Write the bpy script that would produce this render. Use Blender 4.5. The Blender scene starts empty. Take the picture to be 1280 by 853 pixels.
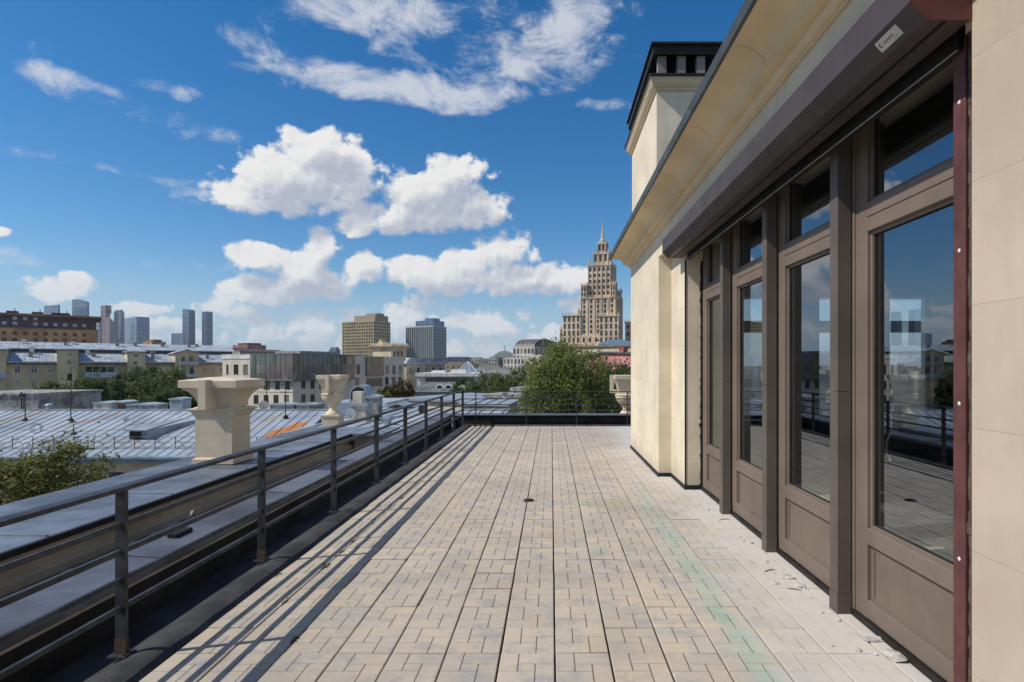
import bpy, math, random
import numpy as np
from mathutils import Vector, Matrix

C = bpy.context.scene.collection
SC = bpy.context.scene
R = math.radians

# ------------------------------------------------------------------ camera, sky, sun, exposure
F, VX, VY, EYE = 707.0, 689.0, 457.0, 1.584      # focal length and vanishing point in photo pixels, eye height
cam = bpy.data.objects.new('camera', bpy.data.cameras.new('camera'))
C.objects.link(cam)
cam.location = (0, 0, EYE)
cam.rotation_euler = (R(90), 0, 0)
cam.data.sensor_width = 36
cam.data.lens = F / 1280 * 36
cam.data.shift_x = -(VX - 640) / 1280
cam.data.shift_y = (VY - 426.5) / 1280
cam.data.clip_start = 0.05
cam.data.clip_end = 12000
SC.camera = cam
SC.view_settings.view_transform = 'Standard'
SC.view_settings.look = 'None'
SC.view_settings.exposure = 0.0
SC.view_settings.gamma = 1
SC.view_settings.use_curve_mapping = False

SUN_DIR = Vector((-0.83, -0.225, 0.92)).normalized()
sun = bpy.data.objects.new('sun', bpy.data.lights.new('sun', 'SUN'))
C.objects.link(sun)
sun.data.energy = 4.2
sun.data.angle = R(0.5)
sun.data.color = (1.0, 0.94, 0.84)
sun.location = (-60, -10, 80)
sun.rotation_euler = SUN_DIR.to_track_quat('Z', 'Y').to_euler()

W = bpy.data.worlds.new('World')
SC.world = W
W.use_nodes = True


class NT:
    """small helper to write node trees"""
    def __init__(s, tree):
        s.t = tree

    def n(s, typ, **kw):
        nd = s.t.nodes.new(typ)
        for k, v in kw.items():
            setattr(nd, k, v)
        return nd

    def put(s, sock, v):
        if v is None:
            return
        if isinstance(v, bpy.types.NodeSocket):
            s.t.links.new(v, sock)
        else:
            sock.default_value = v

    def m(s, op, a, b=None, c=None, clamp=False):
        nd = s.n('ShaderNodeMath', operation=op, use_clamp=clamp)
        s.put(nd.inputs[0], a); s.put(nd.inputs[1], b); s.put(nd.inputs[2], c)
        return nd.outputs[0]

    def v(s, op, a, b=None, c=None):
        nd = s.n('ShaderNodeVectorMath', operation=op)
        s.put(nd.inputs[0], a); s.put(nd.inputs[1], b); s.put(nd.inputs[2], c)
        return nd.outputs['Value'] if op in ('DOT_PRODUCT', 'LENGTH') else nd.outputs['Vector']

    def sep(s, a):
        nd = s.n('ShaderNodeSeparateXYZ'); s.put(nd.inputs[0], a)
        return nd.outputs

    def comb(s, x, y, z):
        nd = s.n('ShaderNodeCombineXYZ')
        s.put(nd.inputs[0], x); s.put(nd.inputs[1], y); s.put(nd.inputs[2], z)
        return nd.outputs[0]

    def noise(s, vec, scale, detail=3, rough=0.55, dist=0.0):
        nd = s.n('ShaderNodeTexNoise')
        s.put(nd.inputs['Vector'], vec)
        nd.inputs['Scale'].default_value = scale
        nd.inputs['Detail'].default_value = detail
        nd.inputs['Roughness'].default_value = rough
        nd.inputs['Distortion'].default_value = dist
        return nd.outputs['Fac'], nd.outputs['Color']

    def mix(s, fac, a, b, blend='MIX'):
        nd = s.n('ShaderNodeMix', data_type='RGBA', blend_type=blend)
        s.put(nd.inputs['Factor'], fac)
        for i, val in ((6, a), (7, b)):
            if isinstance(val, (tuple, list)) and len(val) == 3:
                val = (*val, 1)
            s.put(nd.inputs[i], val)
        return nd.outputs[2]

    def ramp(s, fac, lo, hi, interp='SMOOTHSTEP'):
        nd = s.n('ShaderNodeMapRange', interpolation_type=interp)
        s.put(nd.inputs['Value'], fac)
        nd.inputs['From Min'].default_value = lo
        nd.inputs['From Max'].default_value = hi
        return nd.outputs[0]


def deg_blob(px, py, rx, ry, s=1.0):
    a = (px - VX) / F
    az = math.atan(a)
    te = (VY - py) / F * math.cos(az)
    k = math.cos(az)
    return (az, te, rx / F * k * k, ry / F * k, s)


CUMULUS = [  # patches of cloud by direction: azimuth, elevation, half sizes, strength
    (372, 226, 92, 44, 1.1), (405, 190, 60, 34, 1.0), (442, 218, 48, 40, 1.0), (300, 240, 70, 24, .9), (340, 250, 90, 24, 1.0),
    (550, 245, 80, 46, 1.1), (572, 215, 46, 30, 1.0), (500, 268, 90, 28, 1.0), (598, 258, 52, 28, .9), (448, 280, 50, 16, .8),
    (402, 312, 34, 34, 1.0), (385, 345, 80, 36, 1.1), (335, 362, 66, 24, 1.0), (462, 333, 34, 24, .85), (314, 320, 34, 20, 1.05),
    (290, 405, 50, 40, .7), (350, 408, 80, 26, .75), (425, 412, 70, 34, .85),
    (545, 348, 80, 30, 1.0), (650, 350, 95, 28, 1.05), (625, 312, 66, 28, .8), (705, 350, 50, 24, .9), (590, 330, 60, 26, .8),
    (600, 402, 62, 18, .85), (520, 392, 60, 30, .85), (680, 418, 60, 16, .75), (590, 432, 100, 12, .6), (730, 385, 40, 14, .8),
    (58, 366, 50, 20, .74), (100, 356, 30, 19, .74), (32, 372, 26, 10, .6), (186, 384, 48, 11, .74), (205, 412, 50, 20, .7), (6, 301, 28, 9, .8),
]
WISPS = [
    (455, 12, 130, 50, 1.0), (500, 108, 200, 24, 1.05), (385, 92, 110, 17, .8), (690, 35, 110, 66, .85), (620, 78, 130, 46, .75),
    (545, 128, 110, 12, .8), (60, 92, 52, 20, .8), (110, 103, 60, 14, .85), (180, 98, 50, 12, .6), (225, 108, 36, 12, .8), (150, 130, 110, 14, .5), (60, 60, 80, 16, .45), (250, 160, 120, 14, .42), (60, 200, 110, 14, .42), (30, 330, 60, 10, .55), (250, 330, 70, 12, .45), (340, 60, 60, 30, .5), (310, 238, 120, 16, .35),
    (760, 130, 60, 10, .5), (100, 272, 40, 10, .42), (195, 322, 40, 8, .42), (620, 440, 200, 26, .5), (150, 215, 160, 8, .38), (390, 440, 130, 20, .45),
]


def field_group():
    g = bpy.data.node_groups.new('cloud_field', 'ShaderNodeTree')
    g.interface.new_socket('Vector', in_out='INPUT', socket_type='NodeSocketVector')
    g.interface.new_socket('Field', in_out='OUTPUT', socket_type='NodeSocketFloat')
    q = NT(g)
    gi = q.n('NodeGroupInput'); go = q.n('NodeGroupOutput')
    acc = None
    p = gi.outputs[0]
    blobs = [deg_blob(*b) for b in CUMULUS]
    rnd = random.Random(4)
    for k in range(11):      # unseen clouds added outside the view, enlarged to lift and whiten shadow fill
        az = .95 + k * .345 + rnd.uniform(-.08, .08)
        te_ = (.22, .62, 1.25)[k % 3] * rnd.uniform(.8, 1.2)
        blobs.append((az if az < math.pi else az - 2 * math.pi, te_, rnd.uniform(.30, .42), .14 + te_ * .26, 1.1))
    for az, te, rx, ry, s in blobs:
        d = q.v('MULTIPLY_ADD', p, (1 / rx, 1 / ry, 0), (-az / rx, -te / ry, 0))
        dd = q.v('DOT_PRODUCT', d, d)
        f = q.m('MULTIPLY_ADD', dd, -s * .8, s)
        acc = f if acc is None else q.m('SMOOTH_MAX', acc, f, .25)
    q.put(go.inputs[0], acc)
    return g


def detail_group():
    g = bpy.data.node_groups.new('cloud_detail', 'ShaderNodeTree')
    g.interface.new_socket('Vector', in_out='INPUT', socket_type='NodeSocketVector')
    g.interface.new_socket('Detail', in_out='OUTPUT', socket_type='NodeSocketFloat')
    q = NT(g)
    gi = q.n('NodeGroupInput'); go = q.n('NodeGroupOutput')
    p = gi.outputs[0]
    n2, c2 = q.noise(p, 26, 5, .62)
    pw = q.v('ADD', p, q.v('MULTIPLY', q.v('SUBTRACT', c2, (.5, .5, .5)), (.045, .045, 0)))
    acc = q.m('MULTIPLY', q.m('SUBTRACT', n2, .5), 1.5)
    for sc, am in ((19, .50), (50, .22)):
        vo = q.n('ShaderNodeTexVoronoi', feature='F1', voronoi_dimensions='2D')
        q.put(vo.inputs['Vector'], pw); vo.inputs['Scale'].default_value = sc
        acc = q.m('ADD', acc, q.m('MULTIPLY', q.m('SUBTRACT', .45, vo.outputs['Distance']), am))
    q.put(go.inputs[0], acc)
    return g


def build_world():
    q = NT(W.node_tree)
    W.node_tree.nodes.clear()
    out = q.n('ShaderNodeOutputWorld')
    bg = q.n('ShaderNodeBackground')
    bg.inputs['Strength'].default_value = 0.1
    sky = q.n('ShaderNodeTexSky', sky_type='NISHITA')
    sky.sun_disc = False
    sky.sun_elevation = math.asin(SUN_DIR.z)
    sky.sun_rotation = math.atan2(SUN_DIR.x, SUN_DIR.y)
    sky.altitude = 150
    sky.air_density = 1.0
    sky.dust_density = 0.3
    sky.ozone_density = 3.0
    tc = q.n('ShaderNodeTexCoord')
    d = tc.outputs['Generated']
    x, y, z = q.sep(d)
    az = q.m('ARCTAN2', x, y)
    h = q.m('SQRT', q.m('ADD', q.m('MULTIPLY', x, x), q.m('MULTIPLY', y, y)))
    te = q.m('DIVIDE', z, q.m('MAXIMUM', h, .02))
    p = q.comb(az, te, 0.0)
    n1, c1 = q.noise(p, 9, 2, .5)
    warp = q.v('MULTIPLY', q.v('SUBTRACT', c1, (.5, .5, .5)), (.09, .04, 0))
    pw = q.v('ADD', p, warp)
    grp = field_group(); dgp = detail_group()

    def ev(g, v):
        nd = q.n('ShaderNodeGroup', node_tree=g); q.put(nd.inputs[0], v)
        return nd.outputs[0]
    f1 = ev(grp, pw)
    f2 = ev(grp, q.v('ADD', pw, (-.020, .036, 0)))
    d1 = ev(dgp, p)
    d2 = ev(dgp, q.v('ADD', p, (-.006, .009, 0)))
    far = q.ramp(te, .02, .16)                       # clouds near the horizon are thinner and more broken
    tot = q.m('ADD', f1, q.m('MULTIPLY', d1, q.m('MULTIPLY_ADD', far, -.55, 1.5)))
    top = q.ramp(f2, .75, .1)
    width = q.m('MULTIPLY_ADD', top, -.16, .48)
    lo = .30
    dens = q.m('DIVIDE', q.m('SUBTRACT', tot, lo), width, None, True)
    dens = q.m('MULTIPLY', q.m('MULTIPLY', dens, dens), q.m('MULTIPLY_ADD', dens, -2, 3))
    macro = q.ramp(q.m('ADD', f2, q.m('MULTIPLY', d2, .30)), .20, 1.05)
    micro = q.m('MULTIPLY', q.m('SUBTRACT', d2, d1), .75)
    shade = q.m('ADD', macro, micro, None, True)
    lit = q.mix(shade, (8.9, 8.8, 8.6), (4.6, 5.0, 5.9))
    # thin high cloud
    wn, wc = q.noise(q.v('MULTIPLY', p, (8, 13, 1)), 1.0, 7, .70, .5)
    acc = None
    ps = q.v('ADD', p, q.v('MULTIPLY', warp, (1.6, 1.3, 0)))
    for b in WISPS:
        a_, t_, rx, ry, s = deg_blob(*b)
        dv = q.v('MULTIPLY_ADD', ps, (1 / rx, 1 / ry, 0), (-a_ / rx, -t_ / ry, 0))
        f = q.m('MULTIPLY_ADD', q.v('DOT_PRODUCT', dv, dv), -s * .8, s)
        acc = f if acc is None else q.m('SMOOTH_MAX', acc, f, .3)
    wf = q.m('ADD', acc, q.m('ADD', q.m('MULTIPLY', q.m('SUBTRACT', wn, .5), 3.3), q.m('MULTIPLY', d1, .55)))
    wd = q.m('MULTIPLY', q.ramp(wf, .2, 1.3), .85)
    hs = q.n('ShaderNodeHueSaturation')
    hs.inputs['Hue'].default_value = .500
    hs.inputs['Saturation'].default_value = 1.42
    hs.inputs['Value'].default_value = 1.16
    q.put(hs.inputs['Color'], sky.outputs[0])
    low = q.m('MULTIPLY', q.ramp(te, .16, .0), .8)
    base = q.mix(low, hs.outputs[0], (3.6, 5.0, 6.9))
    col = q.mix(wd, base, (6.7, 7.0, 7.6))
    lit2 = q.mix(q.m('MULTIPLY_ADD', far, -.35, .35), lit, (5.6, 6.4, 7.4))
    col = q.mix(q.m('MULTIPLY', dens, q.m('MULTIPLY_ADD', far, .25, .73)), col, lit2)
    q.put(bg.inputs['Color'], col)
    q.put(out.inputs[0], bg.outputs[0])


build_world()
W.cycles.sampling_method = 'MANUAL'
W.cycles.sample_map_resolution = 512

# ------------------------------------------------------------------ materials
MATS = {}


def mat(name, col, rough=.8, metal=0.0, var=.12, scale=1.5, bump=0.0, bscale=60, col2=None, spec=.3, world=True, stretch=(1, 1, 1)):
    if name in MATS:
        return MATS[name]
    m = bpy.data.materials.new(name); m.use_nodes = True
    MATS[name] = m
    q = NT(m.node_tree)
    b = m.node_tree.nodes['Principled BSDF']
    b.inputs['Roughness'].default_value = rough
    b.inputs['Metallic'].default_value = metal
    b.inputs['Specular IOR Level'].default_value = spec
    pos = q.n('ShaderNodeNewGeometry').outputs['Position'] if world else q.n('ShaderNodeTexCoord').outputs['Object']
    if stretch != (1, 1, 1):
        pos = q.v('MULTIPLY', pos, stretch)
    f, _ = q.noise(pos, scale, 6, .62)
    c2 = col2 or tuple(max(0, c * (1 - 2.2 * var)) for c in col)
    c1 = tuple(min(1, c * (1 + var)) for c in col)
    q.put(b.inputs['Base Color'], q.mix(q.ramp(f, .36, .66), c1, c2))
    if rough < .7:
        f3, _ = q.noise(pos, scale * 4, 4)
        q.put(b.inputs['Roughness'], q.m('MULTIPLY_ADD', f3, .3, rough - .12))
    if bump:
        f2, _ = q.noise(pos, bscale, 3)
        bn = q.n('ShaderNodeBump'); bn.inputs['Strength'].default_value = bump; bn.inputs['Distance'].default_value = .01
        q.put(bn.inputs['Height'], f2)
        q.put(b.inputs['Normal'], bn.outputs[0])
    return m


def jointed_plaster(name, col, joint=.5, off=.33, vj=1.15, rough=.85):
    """plaster panels with thin incised joints"""
    m = mat(name, col, rough, 0, .05, 1.3, .12, 130, spec=.2)
    q = NT(m.node_tree)
    b = m.node_tree.nodes['Principled BSDF']
    base = b.inputs['Base Color'].links[0].from_socket
    pos = q.n('ShaderNodeNewGeometry').outputs['Position']
    x, y, z = q.sep(pos)
    fz = q.m('FRACT', q.m('DIVIDE', q.m('SUBTRACT', z, off), joint))
    dz = q.m('MINIMUM', fz, q.m('SUBTRACT', 1, fz))
    row = q.m('FLOOR', q.m('DIVIDE', q.m('SUBTRACT', z, off), joint))
    fy = q.m('FRACT', q.m('ADD', q.m('DIVIDE', q.m('ADD', x, y), vj), q.m('MULTIPLY', row, .47)))
    dy = q.m('MINIMUM', fy, q.m('SUBTRACT', 1, fy))
    n1, _ = q.noise(pos, 5, 3)
    wz = q.m('MULTIPLY_ADD', n1, .006, .001)
    l1 = q.m('LESS_THAN', dz, wz)
    l2 = q.m('LESS_THAN', dy, .0016)
    l = q.m('MAXIMUM', l1, q.m('MULTIPLY', l2, .7))
    st, _ = q.noise(q.v('MULTIPLY', pos, (5, 5, .5)), 1.0, 5, .6)
    foot = q.m('MULTIPLY', q.ramp(q.m('ADD', z, q.m('MULTIPLY', st, -.5)), .12, -.25), .55)
    dirt = q.m('MAXIMUM', q.m('MULTIPLY', q.ramp(st, .50, .75), .17), foot)
    cellw = q.n('ShaderNodeTexWhiteNoise', noise_dimensions='2D')
    q.put(cellw.inputs[0], q.comb(row, q.m('FLOOR', q.m('ADD', q.m('DIVIDE', q.m('ADD', x, y), vj), q.m('MULTIPLY', row, .47))), 0))
    tone = q.m('MULTIPLY_ADD', cellw.outputs['Value'], .10, .93)
    base = q.mix(1.0, base, q.comb(tone, tone, tone), 'MULTIPLY')
    c = q.mix(dirt, base, (.36, .31, .25))
    c = q.mix(q.m('MULTIPLY', l, .38), c, (.25, .2, .14))
    q.put(b.inputs['Base Color'], c)
    return m


def seam_metal(name, col, rough=.42, metal=.35, rust=None):
    m = mat(name, col, rough, metal, .10, .35, 0, 60, spec=.5)
    q = NT(m.node_tree)
    b = m.node_tree.nodes['Principled BSDF']
    base = b.inputs['Base Color'].links[0].from_socket
    pos = q.n('ShaderNodeNewGeometry').outputs['Position']
    s, _ = q.noise(q.v('MULTIPLY', pos, (1.6, .25, .25)), 1.0, 5, .65)
    c = q.mix(q.m('MULTIPLY', q.ramp(s, .5, .75), .35), base, tuple(v * .55 for v in col))
    oc = q.n('ShaderNodeTexCoord').outputs['Object']
    ox, oy, oz = q.sep(oc)
    sheet = q.m('FLOOR', q.m('DIVIDE', q.m('ADD', ox, .6), .55))
    wn = q.n('ShaderNodeTexWhiteNoise', noise_dimensions='2D')
    q.put(wn.inputs[0], q.comb(sheet, q.m('FLOOR', q.m('ADD', q.m('DIVIDE', oy, 2.1), q.m('MULTIPLY', sheet, .37))), 0))
    tone = q.m('MULTIPLY_ADD', wn.outputs['Value'], .26, .86)
    c = q.mix(1.0, c, q.comb(tone, tone, q.m('MULTIPLY_ADD', wn.outputs['Value'], .20, .89)), 'MULTIPLY')
    if rust:
        n, _ = q.noise(q.v('MULTIPLY', pos, (1.8, .3, 1)), 1.0, 4)
        for (cx, cy, rx, ry, ang, amt, rc) in rust:
            dx = q.v('SUBTRACT', pos, (cx, cy, 0))
            ca, sa = math.cos(ang), math.sin(ang)
            u = q.v('DOT_PRODUCT', dx, (ca / rx, sa / rx, 0))
            w = q.v('DOT_PRODUCT', dx, (-sa / ry, ca / ry, 0))
            rr = q.m('ADD', q.m('MULTIPLY', u, u), q.m('MULTIPLY', w, w))
            f = q.m('ADD', q.m('SUBTRACT', 1, rr), q.m('MULTIPLY', q.m('SUBTRACT', n, .5), 2.4))
            c = q.mix(q.m('MULTIPLY', q.ramp(f, .1, .3), amt), c, rc)
    q.put(b.inputs['Base Color'], c)
    return m


def curtain_glass(name, col, line, floor_h=4.0, bay=3.0, rough=.18, lw=.16):
    """glass tower cladding: floor bands and mullions"""
    m = bpy.data.materials.new(name); m.use_nodes = True; MATS[name] = m
    q = NT(m.node_tree); b = m.node_tree.nodes['Principled BSDF']
    pos = q.n('ShaderNodeTexCoord').outputs['Object']
    x, y, z = q.sep(pos)
    fz = q.m('LESS_THAN', q.m('FRACT', q.m('DIVIDE', z, floor_h)), lw * 1.6)
    fx = q.m('LESS_THAN', q.m('FRACT', q.m('DIVIDE', q.m('ADD', x, y), bay)), lw)
    cell = q.v('FLOOR', q.v('DIVIDE', pos, (bay, bay, floor_h)))
    wn = q.n('ShaderNodeTexWhiteNoise'); q.put(wn.inputs[0], cell)
    c = q.mix(q.m('MULTIPLY', wn.outputs['Value'], .5), col, tuple(v * .6 for v in col))
    c = q.mix(q.m('MULTIPLY', q.m('MAXIMUM', fz, fx), .75), c, line)
    q.put(b.inputs['Base Color'], c)
    b.inputs['Roughness'].default_value = rough
    b.inputs['Metallic'].default_value = .3
    return m


def glass_mat(name, tint=(.55, .6, .62), base_refl=.16, dark=None, rough=.01):
    m = bpy.data.materials.new(name); m.use_nodes = True; MATS[name] = m
    q = NT(m.node_tree); m.node_tree.nodes.clear()
    out = q.n('ShaderNodeOutputMaterial')
    gl = q.n('ShaderNodeBsdfGlossy'); gl.inputs['Roughness'].default_value = rough
    gl.inputs['Color'].default_value = (.78, .84, .90, 1)
    if dark:
        tr = q.n('ShaderNodeBsdfDiffuse')
        oi = q.n('ShaderNodeObjectInfo').outputs['Random']
        q.put(tr.inputs['Color'], q.mix(q.m('GREATER_THAN', oi, .74), dark, q.mix(oi, (.02, .02, .02), (.24, .22, .19))))
    else:
        tr = q.n('ShaderNodeBsdfTransparent'); tr.inputs['Color'].default_value = (*tint, 1)
    geo = q.n('ShaderNodeNewGeometry')
    cosi = q.m('ABSOLUTE', q.v('DOT_PRODUCT', geo.outputs['Normal'], geo.outputs['Incoming']))
    schlick = q.m('POWER', q.m('SUBTRACT', 1, cosi, None, True), 5.0)
    fac = q.m('MULTIPLY_ADD', schlick, 1 - base_refl, base_refl, True)
    mx = q.n('ShaderNodeMixShader')
    q.put(mx.inputs[0], fac); q.put(mx.inputs[1], tr.outputs[0]); q.put(mx.inputs[2], gl.outputs[0])
    q.put(out.inputs[0], mx.outputs[0])
    return m


def leaf_mat(name, c1, c2, c3):
    m = bpy.data.materials.new(name); m.use_nodes = True; MATS[name] = m
    q = NT(m.node_tree); m.node_tree.nodes.clear()
    out = q.n('ShaderNodeOutputMaterial')
    geo = q.n('ShaderNodeNewGeometry')
    rnd = geo.outputs['Random Per Island']
    n, _ = q.noise(geo.outputs['Position'], .55, 3)
    c = q.mix(rnd, c1, c2)
    c = q.mix(q.m('MULTIPLY', q.ramp(n, .45, .68), .75), c, c3)
    df = q.n('ShaderNodeBsdfPrincipled'); q.put(df.inputs['Base Color'], c)
    df.inputs['Roughness'].default_value = .55
    df.inputs['Specular IOR Level'].default_value = .25
    tl = q.n('ShaderNodeBsdfTranslucent'); q.put(tl.inputs['Color'], c)
    mx = q.n('ShaderNodeMixShader'); mx.inputs[0].default_value = .5
    q.put(mx.inputs[1], df.outputs[0]); q.put(mx.inputs[2], tl.outputs[0]); q.put(out.inputs[0], mx.outputs[0])
    return m


# ------------------------------------------------------------------ object helpers
def tag(o, label=None, cat=None, group=None, kind=None):
    if label: o['label'] = label
    if cat: o['category'] = cat
    if group: o['group'] = group
    if kind: o['kind'] = kind
    return o


def thing(name, label, cat, loc=(0, 0, 0), rz=0.0, group=None):
    o = bpy.data.objects.new(name, None)
    o.empty_display_size = .2
    C.objects.link(o)
    o.location = loc
    o.rotation_euler = (0, 0, rz)
    return tag(o, label, cat, group)


def clone(o, parent=None, name=None):
    c = o.copy(); C.objects.link(c)
    if parent: c.parent = parent
    for ch in list(o.children):
        clone(ch, c)
    return c


class MB:
    def __init__(s):
        s.v = []; s.f = []

    def add(s, vs, fs):
        o = len(s.v)
        s.v += [tuple(p) for p in vs]
        s.f += [tuple(i + o for i in f) for f in fs]
        return s

    def box(s, x0, x1, y0, y1, z0, z1):
        x0, x1 = sorted((x0, x1)); y0, y1 = sorted((y0, y1)); z0, z1 = sorted((z0, z1))
        return s.add([(x0, y0, z0), (x1, y0, z0), (x1, y1, z0), (x0, y1, z0), (x0, y0, z1), (x1, y0, z1), (x1, y1, z1), (x0, y1, z1)],
                     [(3, 2, 1, 0), (4, 5, 6, 7), (0, 1, 5, 4), (1, 2, 6, 5), (2, 3, 7, 6), (3, 0, 4, 7)])

    def cbox(s, x0, x1, y0, y1, z0, z1, c=.004):
        """box with chamfered edges (octagon section along its longest axis plus end bevels)"""
        L = [x1 - x0, y1 - y0, z1 - z0]
        ax = L.index(max(L))
        lo = [x0, y0, z0]; hi = [x1, y1, z1]
        a, b = [i for i in range(3) if i != ax]
        sec = [(lo[a] + c, lo[b]), (hi[a] - c, lo[b]), (hi[a], lo[b] + c), (hi[a], hi[b] - c), (hi[a] - c, hi[b]), (lo[a] + c, hi[b]), (lo[a], hi[b] - c), (lo[a], lo[b] + c)]
        vs = []
        for t in (lo[ax], hi[ax]):
            for p in sec:
                q = [0, 0, 0]; q[ax] = t; q[a] = p[0]; q[b] = p[1]; vs.append(tuple(q))
        fs = [(i, (i + 1) % 8, 8 + (i + 1) % 8, 8 + i) for i in range(8)] + [tuple(range(7, -1, -1)), tuple(range(8, 16))]
        return s.add(vs, fs)

    def quad(s, a, b, c, d):
        return s.add([a, b, c, d], [(0, 1, 2, 3)])

    def prism(s, pts, axis, t0, t1):
        """closed polygon (list of 2d points in the two other axes, in order) extruded along axis"""
        n = len(pts); vs = []
        o = [i for i in range(3) if i != axis]
        for t in (t0, t1):
            for p in pts:
                q = [0, 0, 0]; q[axis] = t; q[o[0]] = p[0]; q[o[1]] = p[1]; vs.append(tuple(q))
        fs = [(i, (i + 1) % n, n + (i + 1) % n, n + i) for i in range(n)] + [tuple(range(n - 1, -1, -1)), tuple(range(n, 2 * n))]
        return s.add(vs, fs)

    def loft(s, rings, cap=True, closed=True):
        n = len(rings[0]); vs = [p for r in rings for p in r]; fs = []
        for k in range(len(rings) - 1):
            for i in range(n if closed else n - 1):
                j = (i + 1) % n
                fs.append((k * n + i, k * n + j, (k + 1) * n + j, (k + 1) * n + i))
        if cap:
            fs.append(tuple(range(n - 1, -1, -1))); fs.append(tuple((len(rings) - 1) * n + i for i in range(n)))
        return s.add(vs, fs)

    def lathe(s, prof, cx=0, cy=0, seg=20):
        rings = [[(cx + r * math.cos(2 * math.pi * i / seg), cy + r * math.sin(2 * math.pi * i / seg), z) for i in range(seg)] for r, z in prof]
        return s.loft(rings)

    def sqlathe(s, prof, cx=0, cy=0):
        rings = [[(cx - r, cy - r, z), (cx + r, cy - r, z), (cx + r, cy + r, z), (cx - r, cy + r, z)] for r, z in prof]
        return s.loft(rings)

    def tube(s, pts, r, seg=6):
        pts = [Vector(p) for p in pts]
        rad = r if isinstance(r, (list, tuple)) else [r] * len(pts)
        rings = []
        for i, p in enumerate(pts):
            d = (pts[min(i + 1, len(pts) - 1)] - pts[max(i - 1, 0)]).normalized()
            a = d.orthogonal().normalized() if abs(d.z) > .9 else d.cross(Vector((0, 0, 1))).normalized()
            b = d.cross(a)
            rings.append([tuple(p + (a * math.cos(2 * math.pi * k / seg) + b * math.sin(2 * math.pi * k / seg)) * rad[i]) for k in range(seg)])
        return s.loft(rings)

    def build(s, name, m, parent=None, smooth=False):
        me = bpy.data.meshes.new(name)
        me.from_pydata(s.v, [], s.f)
        me.validate(); 
        import bmesh
        bm = bmesh.new(); bm.from_mesh(me)
        bmesh.ops.recalc_face_normals(bm, faces=bm.faces)
        bm.to_mesh(me); bm.free()
        if smooth:
            me.polygons.foreach_set('use_smooth', [True] * len(me.polygons))
            if smooth != 'all':
                me.set_sharp_from_angle(angle=R(35))
        me.materials.append(m)
        o = bpy.data.objects.new(name, me)
        C.objects.link(o)
        if parent: o.parent = parent
        return o


def at(px, py, d):
    return Vector(((px - VX) / F * d, d, EYE - (py - VY) / F * d))


def zat(py, d):
    return EYE - (py - VY) / F * d


def ngon_mesh(name, verts, faces, m, parent=None):
    me = bpy.data.meshes.new(name)
    me.from_pydata(verts, [], faces)
    me.materials.append(m)
    o = bpy.data.objects.new(name, me); C.objects.link(o)
    if parent: o.parent = parent
    return o


# ------------------------------------------------------------------ shared materials
M_plaster = jointed_plaster('cream_plaster', (.76, .665, .505))
M_plaster_dim = jointed_plaster('cream_plaster_dim', (.535, .44, .34))  # cream plaster again, the near wall's dimmer light put into its colour
M_cornice = mat('cornice_plaster', (.74, .595, .385), .8, 0, .05, 1.6, .08, 120)
M_urn = mat('urn_stone', (.68, .58, .435), .85, 0, .05, 3, .15, 90)
M_bitumen = mat('black_membrane', (.022, .023, .025), .75, 0, .25, 2.5, .35, 70)
M_curb = mat('grey_membrane', (.05, .051, .053), .8, 0, .2, 3, .5, 90)
M_cap = mat('coping_metal', (.145, .15, .18), .5, .35, .2, 1.6, .08, 8, spec=.5)
M_cap_blue = mat('coping_metal_blue', (.185, .215, .255), .5, .3, .2, 1.3, .08, 8, spec=.5)
M_rail = mat('railing_paint', (.040, .042, .047), .55, .15, .25, 6, .1, 150, spec=.5)
M_rust = mat('rust', (.088, .046, .034), .9, 0, .3, 24, col2=(.05, .045, .045))
M_brown = mat('brown_frame', (.180, .138, .108), .55, 0, .06, 2, .03, 160, spec=.35)
M_panel = mat('brown_panel', (.178, .135, .104), .6, 0, .06, 2, .03, 160)
M_post = mat('grey_brown_post', (.122, .102, .087), .5, .1, .07, 2, .03, 160)
M_shutter = mat('shutter_box_paint', (.070, .055, .056), .5, .1, .08, 2.5, .03, 120, spec=.4)
M_maroon = mat('maroon_paint', (.115, .045, .042), .55, .05, .12, 5, .06, 100)
M_dark = mat('dark_metal', (.02, .018, .017), .55, .1, .2, 3)
M_gutter = mat('gutter_metal', (.10, .115, .12), .5, .4, .15, 2)
M_glass = glass_mat('window_glass', (.70, .73, .73), .31)
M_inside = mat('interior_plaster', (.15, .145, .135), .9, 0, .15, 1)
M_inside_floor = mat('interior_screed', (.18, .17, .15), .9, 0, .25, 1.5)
M_insul = mat('insulation_board', (.72, .66, .48), .9, 0, .1, 4)
M_white = mat('white_paint', (.75, .74, .71), .7, 0, .05, 2)
M_farglass = glass_mat('far_window_glass', base_refl=.10, dark=(.018, .02, .024), rough=.05)
M_bark = mat('bark', (.09, .07, .05), .95, 0, .3, 6, .6, 30)
M_mortar = mat('mortar', (.50, .48, .44), .95, 0, .18, 9, .7, 60)

# ------------------------------------------------------------------ ground, terrace
GZ = -21.0
g = MB().quad((-3000, -3000, GZ), (3000, -3000, GZ), (3000, 3000, GZ), (-3000, 3000, GZ))
tag(g.build('ground', mat('city_ground', (.085, .085, .078), .95, 0, .35, .02)), kind='structure')

# terrace tiles: 30 cm slabs with a pinwheel of grooves, each slab its own slightly uneven block
XJ, YJ, T = .02, 3.115, .30
rnd = random.Random(11)
tv, tf = [], []


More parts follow.
